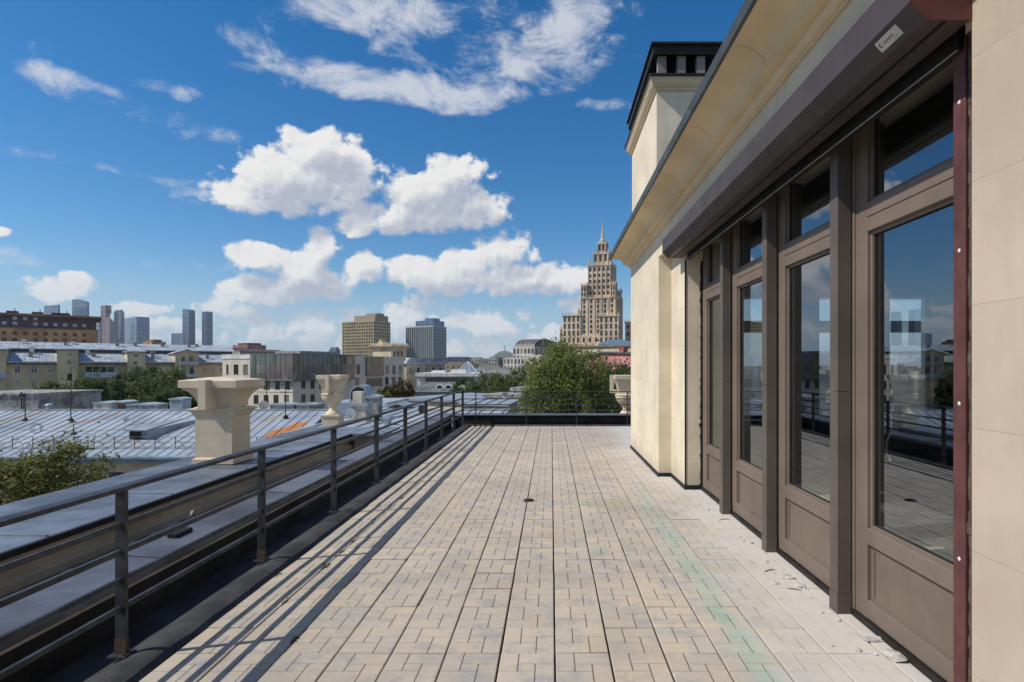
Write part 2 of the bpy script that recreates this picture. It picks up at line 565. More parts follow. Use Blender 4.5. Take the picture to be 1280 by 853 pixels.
def tile(x0, x1, y0, y1):
    c = .004
    z = rnd.gauss(0, .0012)
    tx, ty = rnd.gauss(0, .0012), rnd.gauss(0, .0012)
    jx, jy = rnd.gauss(0, .0008), rnd.gauss(0, .001)
    x0 += .0055 + jx; x1 -= .0055 - jx; y0 += .0021 + jy; y1 -= .0021 - jy
    o = len(tv)
    for zz, cc in ((-.03, 0), (-c * .6, 0), (0, c)):
        for sx, sy in ((0, 0), (1, 0), (1, 1), (0, 1)):
            X = (x1 - cc) if sx else (x0 + cc)
            Y = (y1 - cc * .6) if sy else (y0 + cc * .6)
            tv.append((X, Y, zz + z + (tx * (sx * 2 - 1) + ty * (sy * 2 - 1))))
    for k in (0, 1):
        for i in range(4):
            j = (i + 1) % 4
            tf.append((o + k * 4 + i, o + k * 4 + j, o + k * 4 + 4 + j, o + k * 4 + 4 + i))
    tf.append((o + 8, o + 9, o + 10, o + 11))


for i in range(-7, 30):
    for j in range(-22, 39):
        x0, y0 = XJ + i * T, YJ + j * T
        if y0 > 14.7: continue
        if y0 + T < 10.9 and x0 > 1.95: continue
        if y0 < 0 and (x0 > 1.4): continue
        tile(x0, x0 + T, y0, y0 + T)


def tile_material():
    m = bpy.data.materials.new('terrace_tiles'); m.use_nodes = True
    q = NT(m.node_tree); b = m.node_tree.nodes['Principled BSDF']
    geo = q.n('ShaderNodeNewGeometry')
    pos = geo.outputs['Position']; rndi = geo.outputs['Random Per Island']
    x, y, z = q.sep(pos)
    u = q.m('FRACT', q.m('DIVIDE', q.m('SUBTRACT', x, XJ), T))
    v = q.m('FRACT', q.m('DIVIDE', q.m('SUBTRACT', y, YJ), T))

    def seg(a, at_, t, lo, hi, w=.011):
        on = q.m('SUBTRACT', 1, q.ramp(q.m('ABSOLUTE', q.m('SUBTRACT', a, at_)), w * .55, w * 1.25))
        inr = q.m('MULTIPLY', q.m('GREATER_THAN', t, lo), q.m('LESS_THAN', t, hi))
        return q.m('MULTIPLY', on, inr)
    gr = q.m('MAXIMUM', q.m('MAXIMUM', seg(u, .35, v, .37, 1), q.m('MULTIPLY', seg(v, .38, u, 0, .66, .007), .6)),
             q.m('MAXIMUM', seg(u, .655, v, 0, .63), q.m('MULTIPLY', seg(v, .62, u, .35, 1, .007), .6)))
    dust_n, _ = q.noise(pos, 1.1, 6, .65)
    dust = q.ramp(q.m('ADD', x, q.m('MULTIPLY', q.m('SUBTRACT', dust_n, .5), 1.6)), .85, 1.85)
    # block inside the tile, for slight tone changes between the moulded bricks
    bu = q.m('ADD', q.m('GREATER_THAN', u, .5), q.m('MULTIPLY', q.m('GREATER_THAN', v, .5), 2))
    wn = q.n('ShaderNodeTexWhiteNoise', noise_dimensions='2D')
    q.put(wn.inputs[0], q.comb(q.m('MULTIPLY', rndi, 917), bu, 0))
    n1, _ = q.noise(q.v('ADD', pos, q.comb(q.m('MULTIPLY', rndi, 37), q.m('MULTIPLY', rndi, 91), 0)), 4.6, 7, .66)
    n2, _ = q.noise(pos, 17, 5, .6)
    n3, _ = q.noise(pos, .9, 4, .6)
    c = q.mix(q.ramp(rndi, 0, 1, 'LINEAR'), (.555, .465, .345), (.455, .39, .30))
    c = q.mix(q.m('MULTIPLY', wn.outputs['Value'], .5), c, (.40, .385, .37))
    c = q.mix(q.m('MULTIPLY', q.ramp(n1, .47, .66), .72), c, (.31, .31, .315))
    c = q.mix(q.m('MULTIPLY', q.ramp(n2, .52, .76), .6), c, (.60, .53, .42))
    c = q.mix(q.m('MULTIPLY', q.ramp(n3, .47, .66), .42), c, (.33, .29, .23))
    n4, _ = q.noise(q.v('MULTIPLY', pos, (3.5, 3.5, 1)), 2.2, 8, .75, .4)
    c = q.mix(q.m('MULTIPLY', q.ramp(n4, .58, .76), .6), c, (.20, .18, .15))
    c = q.mix(q.m('MULTIPLY', dust, q.m('MULTIPLY_ADD', n1, .5, .45)), c, (.605, .58, .54))
    c = q.mix(q.m('MULTIPLY', q.m('MULTIPLY', dust, q.ramp(n4, .54, .72)), .45), c, (.30, .285, .26))
    # green powder spilt along the wall side
    xs = q.m('ADD', x, q.m('MULTIPLY', q.m('SUBTRACT', n3, .5), .35))
    gs = q.m('SUBTRACT', 1, q.ramp(q.m('ABSOLUTE', q.m('SUBTRACT', xs, 1.10)), .01, .15))
    gy = q.m('SUBTRACT', 1, q.ramp(y, 4.5, 9.5))
    gf = q.m('MULTIPLY', q.m('MULTIPLY', gs, gy), q.ramp(q.m('ADD', n1, q.m('MULTIPLY', dust_n, .4)), .36, .80))
    c = q.mix(q.m('MULTIPLY', gf, .55), c, (.28, .42, .34))
    gg = q.m('MULTIPLY', gr, q.m('MULTIPLY_ADD', dust, -.72, .85))
    c = q.mix(gg, c, (.10, .085, .065))
    q.put(b.inputs['Base Color'], c)
    b.inputs['Roughness'].default_value = .85
    b.inputs['Specular IOR Level'].default_value = .2
    h = q.m('SUBTRACT', q.m('ADD', q.m('MULTIPLY', n2, .25), q.m('MULTIPLY', q.noise(pos, 140, 3)[0], .25)), q.m('MULTIPLY', gg, 1.6))
    bn = q.n('ShaderNodeBump'); bn.inputs['Strength'].default_value = .6; bn.inputs['Distance'].default_value = .004
    q.put(bn.inputs['Height'], h); q.put(b.inputs['Normal'], bn.outputs[0])
    return m


fl = ngon_mesh('terrace_floor', tv, tf, tile_material())
tag(fl, kind='structure')
bed = MB().box(-2.08, 9.0, -4, 14.76, -.30, -.022)
tag(bed.build('floor_bed', mat('joint_sand', (.055, .048, .036), .95, 0, .4, 8)), kind='structure')

# rounded membrane kerb along the tile edge with the gutter behind it
kb = MB()
prof = [(-2.078, -.28), (-2.078, .006)] + [(-2.115 - .26 * t, .006 + .028 * math.sin(math.pi * min(1, t * 1.15)) - .03 * t) for t in [0, .1, .25, .4, .55, .7, .85, 1]] + [(-2.41, -.06), (-2.66, -.066), (-2.66, -.28)]
ys = np.linspace(-4, 15.2, 90)
rk = random.Random(3)
rings = []
for yy in ys:
    w = rk.gauss(0, .0035)
    rings.append([(px_ + (w if 1 < k < 10 else 0), yy, pz_ + (abs(w) if 2 < k < 9 else 0)) for k, (px_, pz_) in enumerate(prof)])
kb.loft(rings)
tag(kb.build('terrace_kerb', M_curb, smooth=True), kind='structure')
ke = MB().prism([(14.74, -.28), (14.74, .008), (14.76, .026), (14.84, .034), (14.96, .02), (14.98, -.05), (15.16, -.056), (15.16, -.28)], 0, -2.1, 9)
tag(ke.build('end_kerb', M_curb), kind='structure')

# building mass that carries the terrace
tm = MB().box(-2.98, 9.3, -4, 15.5, GZ, -.31).box(-4.75, -2.985, -4, 17.5, GZ, -.9)
tag(tm.build('lower_storeys', mat('lower_wall', (.55, .47, .34), .9, 0, .1, .5), thing('terrace_building', 'cream building block carrying the tiled roof terrace', 'building')))

# ------------------------------------------------------------------ parapets
par = thing('side_parapet', 'low black parapet with flat grey metal coping beside the long railing', 'parapet', (-2.85, 5, -.3))


def loc(mb, o):
    """move a mesh builder's points into a parent's space"""
    l = o.location; a = -o.rotation_euler.z
    ca, sa = math.cos(a), math.sin(a)
    mb.v = [((x - l.x) * ca - (y - l.y) * sa, (x - l.x) * sa + (y - l.y) * ca, z - l.z) for x, y, z in mb.v]
    return mb


loc(MB().box(-2.98, -2.662, -4, 15.16, -.3, .226), par).build('wall', M_bitumen, par)
cp = MB()
y = -4.0
while y < 15.5:
    y1 = min(y + 1.98, 15.55)
    # folded sheet: top with a slight fall, drip edges on both sides
    cp.prism([(-2.64, .205), (-2.64, .243), (-2.648, .25), (-3.09, .272), (-3.052, .266), (-3.052, .235), (-3.03, .235), (-3.03, .226), (-2.66, .226), (-2.66, .205)], 1, y + .004, y1 - .002)
    cp.box(-3.05, -2.645, y1 - .02, y1 + .015, .236, .2625) if False else None
    y = y1
loc(cp, par).build('coping', M_cap, par)
loc(MB().box(-2.6395, -2.634, -4, 15.14, .196, .2125), par).build('drip_edge', mat('drip_edge', (.42, .36, .29), .6, .2), par)
# raised coping seams
sm = MB()
for k in range(-1, 8):
    yy = -4 + 1.98 * (k + 1)
    loc(MB().prism([(-2.646, .251), (-2.646, .256), (-3.046, .279), (-3.046, .273)], 1, yy - .012, yy + .012), par).build('coping_seam', M_cap, par)

epar = thing('end_parapet', 'low black parapet with thin metal coping closing the far end of the terrace', 'parapet', (0, 15.3, -.3))
loc(MB().box(-2.63, 9, 15.162, 15.46, -.3, .226), epar).build('wall', M_bitumen, epar)
loc(MB().prism([(15.14, .205), (15.14, .243), (15.15, .25), (15.50, .272), (15.51, .23), (15.14, .228)], 0, -3.05, 9), epar).build('coping', M_cap, epar)

# outer balustrade wall with wide blue coping and moulded inner face
ob = thing('outer_parapet', 'outer parapet with wide blue grey metal top and beige moulded inner face', 'parapet', (-4.2, 5, -.9))
IX, OX, SZ = -3.64, -4.83, .345
wallp = [(IX - .05, -.9), (IX - .05, .02), (IX - .03, .04), (IX - .03, .10), (IX - .10, .13), (IX - .10, .19), (IX - .06, .21), (IX - .03, .26), (IX - .02, .30), (OX + .03, .30), (OX + .10, .0), (OX + .10, -.9)]
loc(MB().prism(wallp, 1, -4, 10.9), ob).build('wall', mat('beige_moulding', (.56, .46, .33), .85, 0, .08, 2, .1, 80), ob)
cpo = MB()
y = -4.0
while y < 11.3:
    y1 = min(y + 1.35, 11.4)
    cpo.prism([(IX, SZ - .04), (IX, SZ - .006), (IX - .008, SZ), (OX, SZ + .012), (OX - .004, SZ - .05), (OX + .02, SZ - .042)], 1, y + .003, y1 - .002)
    y = y1
cpo.box(IX + .002, -3.055, 10.30, 11.40, SZ - .045, SZ - .003)
loc(cpo, ob).build('coping', M_cap_blue, ob)
fe = MB().box(IX - .001, IX + .006, -4, 10.3, SZ - .055, SZ - .012)
loc(fe, ob).build('drip_edge', M_dark, ob)
loc(MB().box(-3.64, -3.06, 10.45, 10.9, -.9, .295), ob).build('return_wall', MATS['beige_moulding'], ob)
y = -4 + 1.35
while y < 11.3:
    loc(MB().box(OX + .01, IX - .012, y - .010, y + .010, SZ, SZ + .011), ob).build('coping_seam', M_cap_blue, ob)
    y += 1.35

# low roof beyond the return, carrying the second urn
lr = thing('low_roof_ledge', 'flat grey metal ledge below the stemmed urn beyond the outer parapet', 'roof', (-6, 14, -1.3))
loc(MB().box(-7.2, -3.06, 11.42, 18.5, GZ, -1.0), lr).build('wall', MATS['beige_moulding'], lr)
loc(MB().box(-7.3, -3.06, 11.42, 18.6, -.995, -.95), lr).build('coping', M_cap_blue, lr)

# scraps lying in the slot between the two parapets
rr = random.Random(8)


def torn_strip(label, y0, y1, x, zb, h):
    mb = MB(); n = int((y1 - y0) / .06)
    top = []; step = 0
    for k in range(n + 1):
        if rr.random() < .16: step = rr.uniform(-.05, .03)
        e = min(1, .25 + k / 3, (n - k) / 3 + .3)
        top.append(max(.04, (h * (.80 + .2 * k / n) + step + rr.gauss(0, .007)) * e))
    yy = [y0 + (y1 - y0) * k / n for k in range(n + 1)]
    rings = []
    for k in range(n + 1):
        t = top[k]; bx = x + rr.gauss(0, .002)
        rings.append([(bx, yy[k], zb), (bx + .03, yy[k], zb), (bx - .05 + .012, yy[k], zb + t), (bx - .05 - .012, yy[k], zb + t)])
    mb.loft(rings)
    o = mb.build('felt_strip', mat('torn_felt', (.30, .295, .28), .95, 0, .2, 14, .6, 60))
    return tag(o, label, 'roofing scrap')


slot = MB().box(-3.69, -2.985, -4, 10.46, -.90, -.22)
tag(slot.build('slot_floor', mat('slot_screed', (.33, .29, .23), .95, 0, .2, 3, .4, 50)), kind='structure')
torn_strip('torn grey roofing strip in the slot left of the nearest railing post', 1.6, 3.05, -3.42, -.215, .46)
torn_strip('torn grey roofing strip in the slot just right of the nearest railing post', 3.85, 5.6, -3.42, -.215, .40)
torn_strip('short torn roofing strip in the slot below the square vent shaft', 6.4, 7.2, -3.40, -.215, .34)
torn_strip('farthest torn roofing strip in the slot near the blue return', 8.1, 9.3, -3.42, -.215, .30)


def chunk(name, label, cat, loc_, s, m, group=None, seed=0):
    r_ = random.Random(seed)
    mb = MB(); rings = []
    for k, (rad, z) in enumerate(((.75, 0), (1, .25), (.9, .7), (.45, 1))):
        rings.append([(s[0] * rad * math.cos(a) * r_.uniform(.75, 1.15), s[1] * rad * math.sin(a) * r_.uniform(.75, 1.15), s[2] * z * r_.uniform(.85, 1.1)) for a in [2 * math.pi * i / 7 for i in range(7)]])
    o = mb.loft(rings).build(name, m)
    o.location = loc_
    o.rotation_euler.z = r_.uniform(0, 6)
    return tag(o, label, cat, group)


chunk('plaster_lump', 'pale plaster lump in the slot behind the second railing post', 'debris', (-3.40, 6.0, -.222), (.14, .20, .30), M_mortar, seed=1)
chunk('plaster_lump', 'white plaster lump lying in the slot behind the third railing post', 'debris', (-3.36, 9.5, -.222), (.2, .3, .30), M_white, seed=2)
bar = MB().cbox(-.035, .035, -.10, .10, 0, .028, .006).build('metal_clip', M_dark)
bar.location = (-2.90, 4.42, .264); bar.rotation_euler = (0, .055, .0)
tag(bar, 'small black metal clip lying on the grey parapet coping', 'clip')
chunk('mortar_crumb', 'tiny white mortar crumb on the grey coping near the black clip', 'debris', (-2.98, 3.98, .266), (.012, .02, .006), M_white, seed=5)

# ------------------------------------------------------------------ railings
PX = -2.335
post_y = [1.55, 3.075, 4.56, 6.07, 7.56, 9.05, 10.55, 12.05, 13.55, 14.92]


def rail_thing(name, label):
    return thing(name, label, 'railing')


RZ = [.72, .572, .42, .268]
rl = rail_thing('side_railing', 'long dark grey metal railing with five bars along the left terrace edge')
MB().cbox(PX - .045, PX + .033, -4, 14.965, .905, .928, .004).build('top_rail', M_rail, rl)
for z in RZ:
    MB().cbox(PX - .016, PX + .014, -4, 14.92, z - .014, z + .014, .005).build('rail', M_rail, rl)
pm = None
for yv in [-1.4, .05] + post_y:
    if pm is None:
        pm = MB().cbox(-.030, .030, -.011, .011, .012, .905, .003).build('post', M_rail, rl)
        foot = MB().box(-.05, .05, -.045, .045, .004, .014).lathe([(.008, .014), (.008, .026)], -.037, 0.03, 6).lathe([(.008, .014), (.008, .026)], .037, -.03, 6).build('base_plate', M_rail, pm)
        sleeve = MB().box(-.0315, .0315, -.0125, .0125, .014, .095).build('rust_patch', M_rust, pm)
        o = pm
    else:
        o = clone(pm, rl)
        if yv > 3.2 and not 4 < yv < 5:
            bpy.data.objects.remove([c for c in o.children if c.name.startswith('rust')][0])
    o.location = (PX, yv, .006)
jb = thing('junction_box', 'small grey junction box fixed under the handrail near the far corner', 'box', (PX - .02, 10.28, .73))
MB().cbox(-.04, .04, -.05, .05, 0, .13, .006).build('case', M_post, jb)
MB().cbox(-.044, .044, -.055, -.0505, .008, .122, .002).build('lid', M_rail, jb)
er = rail_thing('end_railing', 'dark metal railing across the far end of the terrace')
MB().cbox(-2.28, 8.6, 14.875, 14.965, .880, .902, .004).build('top_rail', M_rail, er)
for z in (.70, .55, .405, .262):
    MB().cbox(-2.31, 8.6, 14.905, 14.935, z - .012, z + .012, .004).build('rail', M_rail, er)
for xv in (-1.99, -.655, .67, 2.01, 3.34, 4.68, 6.02, 7.36):
    o = clone(pm, er); bpy.data.objects.remove([c for c in o.children if c.name.startswith('rust')][0]); o.location = (xv, 14.92, .02); o.rotation_euler.z = R(90); o.scale.z = .955

# ------------------------------------------------------------------ urns
URN_BOWL = [(.19, 1.046), (.195, 1.075), (.20, 1.10), (.215, 1.15), (.238, 1.20), (.268, 1.245), (.305, 1.278), (.325, 1.288), (.325, 1.305), (.352, 1.312), (.352, 1.395), (.345, 1.402)]


def urn(name, label, x, y, rz, stem):
    t = thing(name, label, 'urn', (x, y, .0), rz)
    if stem:
        bowl = [(.225, .775), (.225, .82), (.232, .88), (.245, .95), (.262, 1.02), (.285, 1.09), (.31, 1.14), (.322, 1.155), (.322, 1.185), (.35, 1.195), (.35, 1.30), (.343, 1.306), (.30, 1.308), (.26, 1.25)]
    else:
        bowl = URN_BOWL + [(.335, 1.402), (.12, 1.436), (.02, 1.44)]
    MB().sqlathe(bowl).build('bowl', M_urn, t)
    for s in (-1, 1):
        rb = MB().box(-.045, .045, s * .17, s * .455, 1.05, 1.408) if not stem else MB().prism([(s * .335, 1.312), (s * .455, 1.312), (s * .455, .80), (s * .21, .80), (s * .23, .86), (s * .37, .93), (s * .335, 1.14)], 0, -.05, .05)
        rb.build('rib', M_urn, t)
    if not stem:
        MB().loft([[(-a, -b, z), (a, -b, z), (a, b, z), (-a, b, z)] for a, b, z in ((.30, .238, 1.0185), (.315, .245, 1.032), (.31, .242, 1.046), (.20, .20, 1.056))]).build('collar', M_urn, t)
        lf = MB()
        lf.loft([[(-a, -b, z), (a, -b, z), (a, b, z), (-a, b, z)] for a, b, z in ((.255, .24, .36), (.255, .24, .42), (.228, .213, .436), (.228, .213, .94), (.235, .217, .948), (.258, .226, .972), (.268, .230, 1.0), (.29, .236, 1.018))])
        lf.build('shaft', jointed_plaster('shaft_plaster', (.68, .575, .43), .31, .085, 9), t)
        for s in (-1, 1):
            MB().lathe([(.055, 1.044), (.05, 1.06), (.02, 1.068)], s * .2, -.19, 10).build('boss', M_urn, t)
    else:
        MB().lathe([(.2, .78), (.31, .775), (.325, .765), (.325, .745), (.31, .735), (.305, .70), (.295, .64), (.25, .56), (.18, .48), (.115, .41), (.085, .36), (.085, .345), (.10, .33), (.13, .28), (.17, .23), (.195, .205), (.20, .17), (.17, .165)], seg=28).build('stem', M_urn, t, smooth=True)
        MB().sqlathe([(.27, -.95), (.27, -.62), (.235, -.60), (.235, .10), (.26, .12), (.26, .165), (.2, .168)]).build('pedestal', M_urn, t)
    return t


urn('square_urn', 'large beige urn top on a square vent shaft nearest on the outer parapet', -4.195, 7.24, 0, False)
urn('stemmed_urn', 'smaller beige urn with narrow stem on a pedestal beyond the left railing', -6.33, 16.4, 0, True)
urn('stemmed_urn', 'cream urn behind the end railing half hidden by the wall corner', 2.13, 16.1, R(90), True)
ul = thing('end_ledge', 'narrow stone ledge under the cream urn beyond the end railing', 'ledge', (2.1, 16.1, -1.2))
loc(MB().box(-3.0, 9, 15.52, 16.7, GZ, -.955), ul).build('wall', MATS['beige_moulding'], ul)

# ------------------------------------------------------------------ penthouse on the right
ph = thing('penthouse', 'cream plastered penthouse with brown glazed doors along the right of the terrace', 'building', (1.7, 5, 0))


def part(mb, name, m, parent=ph, smooth=False):
    root = parent
    while root.parent: root = root.parent
    return loc(mb, root).build(name, m, parent, smooth)


WA = 1.53; WB = 1.71
walls = MB()
walls.box(WA, 2.3, 8.05, 10.86, 0, 3.46)
walls.box(WB, 2.3, 7.22, 8.048, 0, 3.128)
walls.box(WA + .001, 2.3, 2.302, 8.048, 3.13, 3.46)
walls.box(2.302, 3.55, 10.5, 10.858, 0, 3.46).box(4.05, 4.95, 10.5, 10.858, 0, 3.46).box(5.45, 6.25, 10.5, 10.858, 0, 3.46).box(7.1, 9, 10.5, 10.858, 0, 3.46)
for a, b in ((3.55, 4.05), (4.95, 5.45), (6.25, 7.1)):
    walls.box(a + .001, b - .001, 10.5, 10.857, 0, .55).box(a + .001, b - .001, 10.5, 10.857, 2.85, 3.459)
walls.box(8.7, 9.0, -4, 10.498, 0, 3.46)
walls.box(2.302, 8.698, -4, -3.7, 0, 3.46)
part(walls, 'wall', M_plaster)
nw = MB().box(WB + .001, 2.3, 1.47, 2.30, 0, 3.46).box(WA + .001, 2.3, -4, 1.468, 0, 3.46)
part(nw, 'near_wall', M_plaster_dim)
sk = MB()
sk.box(WA - .012, WA, 8.038, 10.872, .002, .055).box(WA, WB, 8.038, 8.05, .002, .055).box(WB - .012, WB, 7.208, 8.038, .002, .055).box(WB, 1.90, 7.208, 7.22, .002, .055).box(WA - .012, 9, 10.86, 10.872, .002, .055)
part(sk, 'skirting', M_bitumen)
gv = MB().box(WB - .004, WB + .014, 7.214, 7.232, .055, 2.93)
part(gv, 'corner_bead', M_dark)
# ragged foam joint where the frame meets the wall
fj = MB(); rj = random.Random(2)
for k in range(60):
    z = .03 + k * .048
    fj.box(1.908 - abs(rj.gauss(.002, .006)), 1.93, 7.206 - rj.uniform(0, .006), 7.2195, z, z + .0475)
part(fj, 'foam_joint', M_dark)
foam2 = MB()
for k in range(62):
    z = .005 + k * .048
    foam2.box(1.772 - abs(rj.gauss(.0, .002)), 1.85, 2.302, 2.402 + rj.uniform(-.008, .002), z, z + .0478)
part(foam2, 'foam_strip', mat('old_foam', (.06, .042, .036), .95, 0, .4, 22, .8, 80, col2=(.13, .10, .085)))

# cornice: extruded moulding round the eaves
cprof = [(0, 0), (.016, 0), (.016, .014), (.03, .018), (.048, .034), (.055, .052), (.062, .054), (.062, .074), (.118, .076), (.118, .094), (.128, .096)]
for k in range(9):
    t = k / 8 * math.pi / 2
    cprof.append((.128 + .202 * (1 - math.cos(t)), .098 + .134 * math.sin(t)))
cprof += [(.345, .232), (.345, .262)]
CZ = 3.445


def moulding(mb, x0, x1, y0, y1, z, prof, sc=1.0):
    """mitred moulding round a rectangle, profile = (out, up)"""
    rings = []
    for o, u in prof:
        o *= sc; u *= sc
        rings.append([(x0 - o, y0 - o, z + u), (x1 + o, y0 - o, z + u), (x1 + o, y1 + o, z + u), (x0 - o, y1 + o, z + u)])
    return mb.loft(rings)


co = moulding(MB(), WA - .002, 9, -4, 10.862, CZ, cprof)
cor = part(co, 'cornice', M_cornice)
jn = MB()      # thin joints across the cavetto
for yv in (1.2, 2.45, 3.7, 4.95, 6.2, 7.45, 8.7, 9.95):
    pts = []
    for k in range(9):
        t = k / 8 * math.pi / 2
        pts.append((WA - .002 - (.128 + .202 * (1 - math.cos(t))) - .0015, CZ + .098 + .134 * math.sin(t) - .0015))
    pts2 = [(p[0] + .004, p[1] + .004) for p in reversed(pts)]
    jn.prism(pts + pts2, 1, yv - .003, yv + .003)
part(jn, 'joint', mat('joint_line', (.58, .46, .29), .9), cor)
gt = MB()
ex = WA - .002 - .345
gt.prism([(ex - .03, CZ + .225), (ex - .045, CZ + .285), (ex - .03, CZ + .292), (ex + .5, CZ + .36), (ex + .5, CZ + .266), (ex - .002, CZ + .266), (ex - .004, CZ + .225)], 1, -4.35, 11.235)
gt.prism([(11.207 + .03, CZ + .225), (11.207 + .045, CZ + .285), (11.207 + .03, CZ + .292), (10.7, CZ + .36), (10.7, CZ + .267), (11.207 + .002, CZ + .267), (11.207 + .004, CZ + .225)], 0, ex + .52, 9.3)
part(gt, 'gutter', M_gutter, cor)
part(MB().box(1.7, 9.2, -4.2, 10.69, CZ + .27, CZ + .34), 'roof', M_gutter)

# vent tower on the roof
tw = part(MB().box(WA + .003, 2.36, 8.22, 10.72, CZ + .2, 5.66), 'tower', M_plaster)
tprof = [(0, 0), (.008, 0), (.012, .02), (.028, .022), (.03, .045), (.05, .055), (.075, .09), (.10, .145), (.11, .15), (.11, .17)]
part(moulding(MB(), WA + .001, 2.362, 8.218, 10.722, 5.56, tprof), 'tower_cornice', M_cornice, tw)
vc = MB().box(WA - .125, 2.49, 8.085, 10.86, 5.732, 5.765)
part(vc, 'cap_base', M_dark, tw)
part(MB().box(WA - .06, 2.43, 8.15, 10.79, 6.07, 6.20).box(WA - .09, 2.46, 8.12, 10.82, 6.203, 6.235), 'cap_roof', M_dark, tw)
part(MB().box(WA + .12, 2.25, 8.34, 10.6, 5.766, 6.069), 'cap_core', mat('vent_black', (.006, .006, .006), .9), tw)
for xx in (WA + .02, WA + .30, WA + .58):
    part(MB().box(xx, xx + .12, 8.20, 8.32, 5.767, 6.068), 'cap_pillar', mat('pillar_grey', (.30, .27, .25), .9), tw)
for yy in (8.75, 9.35, 9.95, 10.5):
    part(MB().box(WA + .02, WA + .118, yy, yy + .12, 5.767, 6.068), 'cap_pillar', MATS['pillar_grey'], tw)

# roller shutter
BX0, BX1, BZ0, BZ1 = 1.457, 1.705, 2.99, 3.226
sb = part(MB().prism([(BX0, BZ0 + .072), (BX0 + .071, BZ0), (BX1, BZ0), (BX1, BZ1), (BX0, BZ1)], 1, 2.304, 7.40), 'shutter_box', M_shutter)
part(MB().prism([(BX0 - .002, BZ0 + .071), (BX0 + .070, BZ0 - .002), (BX1 + .001, BZ0 - .002), (BX1 + .001, BZ1 + .002), (BX0 - .002, BZ1 + .002)], 1, 2.296, 2.3035), 'end_cap', M_maroon, sb)
part(MB().prism([(BX0 - .002, BZ0 + .071), (BX0 + .070, BZ0 - .002), (BX1 + .001, BZ0 - .002), (BX1 + .001, BZ1 + .002), (BX0 - .002, BZ1 + .002)], 1, 7.4005, 7.408), 'end_cap', M_shutter, sb)
for k in range(6):
    part(MB().lathe([(.004, 0), (.004, .003)], 0, 0, 8), 'rivet', M_white, sb).location = (BX0 + .01 - 1.7, 2.9 + k * .8 - 5, 3.1) if False else (0, 0, -50)
for o in [o for o in sb.children if o.name.startswith('rivet')]:
    bpy.data.objects.remove(o)
part(MB().box(1.735, 1.765, 2.41, 7.205, 2.936, 3.12).box(1.73, 1.77, 2.41, 7.205, 2.928, 2.9355), 'shutter_slat', M_dark, sb)
part(MB().box(1.727, 1.733, 2.41, 7.205, 2.9245, 2.9275), 'bottom_edge', mat('pale_edge', (.4, .38, .35), .6), sb)
part(MB().box(1.60, 1.612, 2.31, 7.39, 2.982, 2.9895), 'slot_lip', M_dark, sb)
gr_ = part(MB().cbox(1.76, 1.87, 2.405, 2.478, .004, 2.985, .003), 'guide_rail', M_maroon)
for z in (.75, 1.42, 2.08, 2.72):
    part(MB().add([(1.7595, 2.44 + .009 * math.cos(a), z + .009 * math.sin(a)) for a in [i * math.pi / 4 for i in range(8)]] + [(1.7575, 2.44, z)], [(i, (i + 1) % 8, 8) for i in range(8)]), 'screw_cap', M_white, gr_)
part(MB().box(2.01, 2.3, 2.302, 7.218, 3.07, 3.127), 'lintel', M_dark)

# sticker on the chamfer of the shutter box
st_c = Vector((BX0 + .0345, 2.50, BZ0 + .0375))
ax_y = Vector((0, 1, 0)); ax_s = Vector((-.70, 0, .71)).normalized(); nrm = Vector((-.71, 0, -.70)).normalized()


def sticker_pt(a, b, h=.0008):
    return st_c + ax_y * a + ax_s * b + nrm * h


stk = part(MB().quad(*[sticker_pt(a, b) for a, b in ((-.078, -.026), (.078, -.026), (.078, .026), (-.078, .026))]), 'sticker', mat('sticker_paper', (.62, .60, .55), .6), sb)


def text_mesh(body, size, a, b, m, parent):
    cu = bpy.data.curves.new('lettering', 'FONT'); cu.body = body; cu.size = size
    cu.align_x = 'LEFT'; cu.align_y = 'CENTER'
    tmp = bpy.data.objects.new('tmp', cu); C.objects.link(tmp)
    bpy.context.view_layer.update()
    me = bpy.data.meshes.new_from_object(tmp.evaluated_get(bpy.context.evaluated_depsgraph_get()))
    bpy.data.objects.remove(tmp)
    r0 = ph.location
    for vv in me.vertices:
        p = sticker_pt(a - vv.co.x, b + vv.co.y, .0016) - r0
        vv.co = p
    me.materials.append(m)
    o = bpy.data.objects.new('lettering', me); C.objects.link(o); o.parent = parent
    return o


M_ink = mat('sticker_ink', (.07, .065, .06), .7)
# the printing reads from the far end towards the viewer on the underside
text_mesh('alutech', .024, .035, .002, M_ink, sb)
text_mesh('+375 17', .010, -.025, -.016, M_ink, sb)
ring = MB(); rp = []
for i in range(14):
    a = math.radians(40 + i * 290 / 13)
    rp.append(a)
for i in range(13):
    a, b_ = rp[i], rp[i + 1]
    ring.quad(sticker_pt(.055 - .011 * math.cos(a), .002 + .011 * math.sin(a), .0016), sticker_pt(.055 - .011 * math.cos(b_), .002 + .011 * math.sin(b_), .0016), sticker_pt(.055 - .006 * math.cos(b_), .002 + .006 * math.sin(b_), .0016), sticker_pt(.055 - .006 * math.cos(a), .002 + .006 * math.sin(a), .0016))
part(ring, 'emblem', M_ink, sb)

# posts between the glazed doors
FX = 1.93
for yv, xo in ((3.60, 1.843), (4.79, 1.819), (6.016, 1.812)):
    xo = 1.822
    part(MB().cbox(xo, xo + .088, yv, yv + .10, .133, 1.415, .003).cbox(xo, xo + .088, yv, yv + .10, 1.418, 3.12, .003).cbox(xo - .003, xo + .091, yv - .003, yv + .103, .003, .13, .003), 'mullion', M_post)

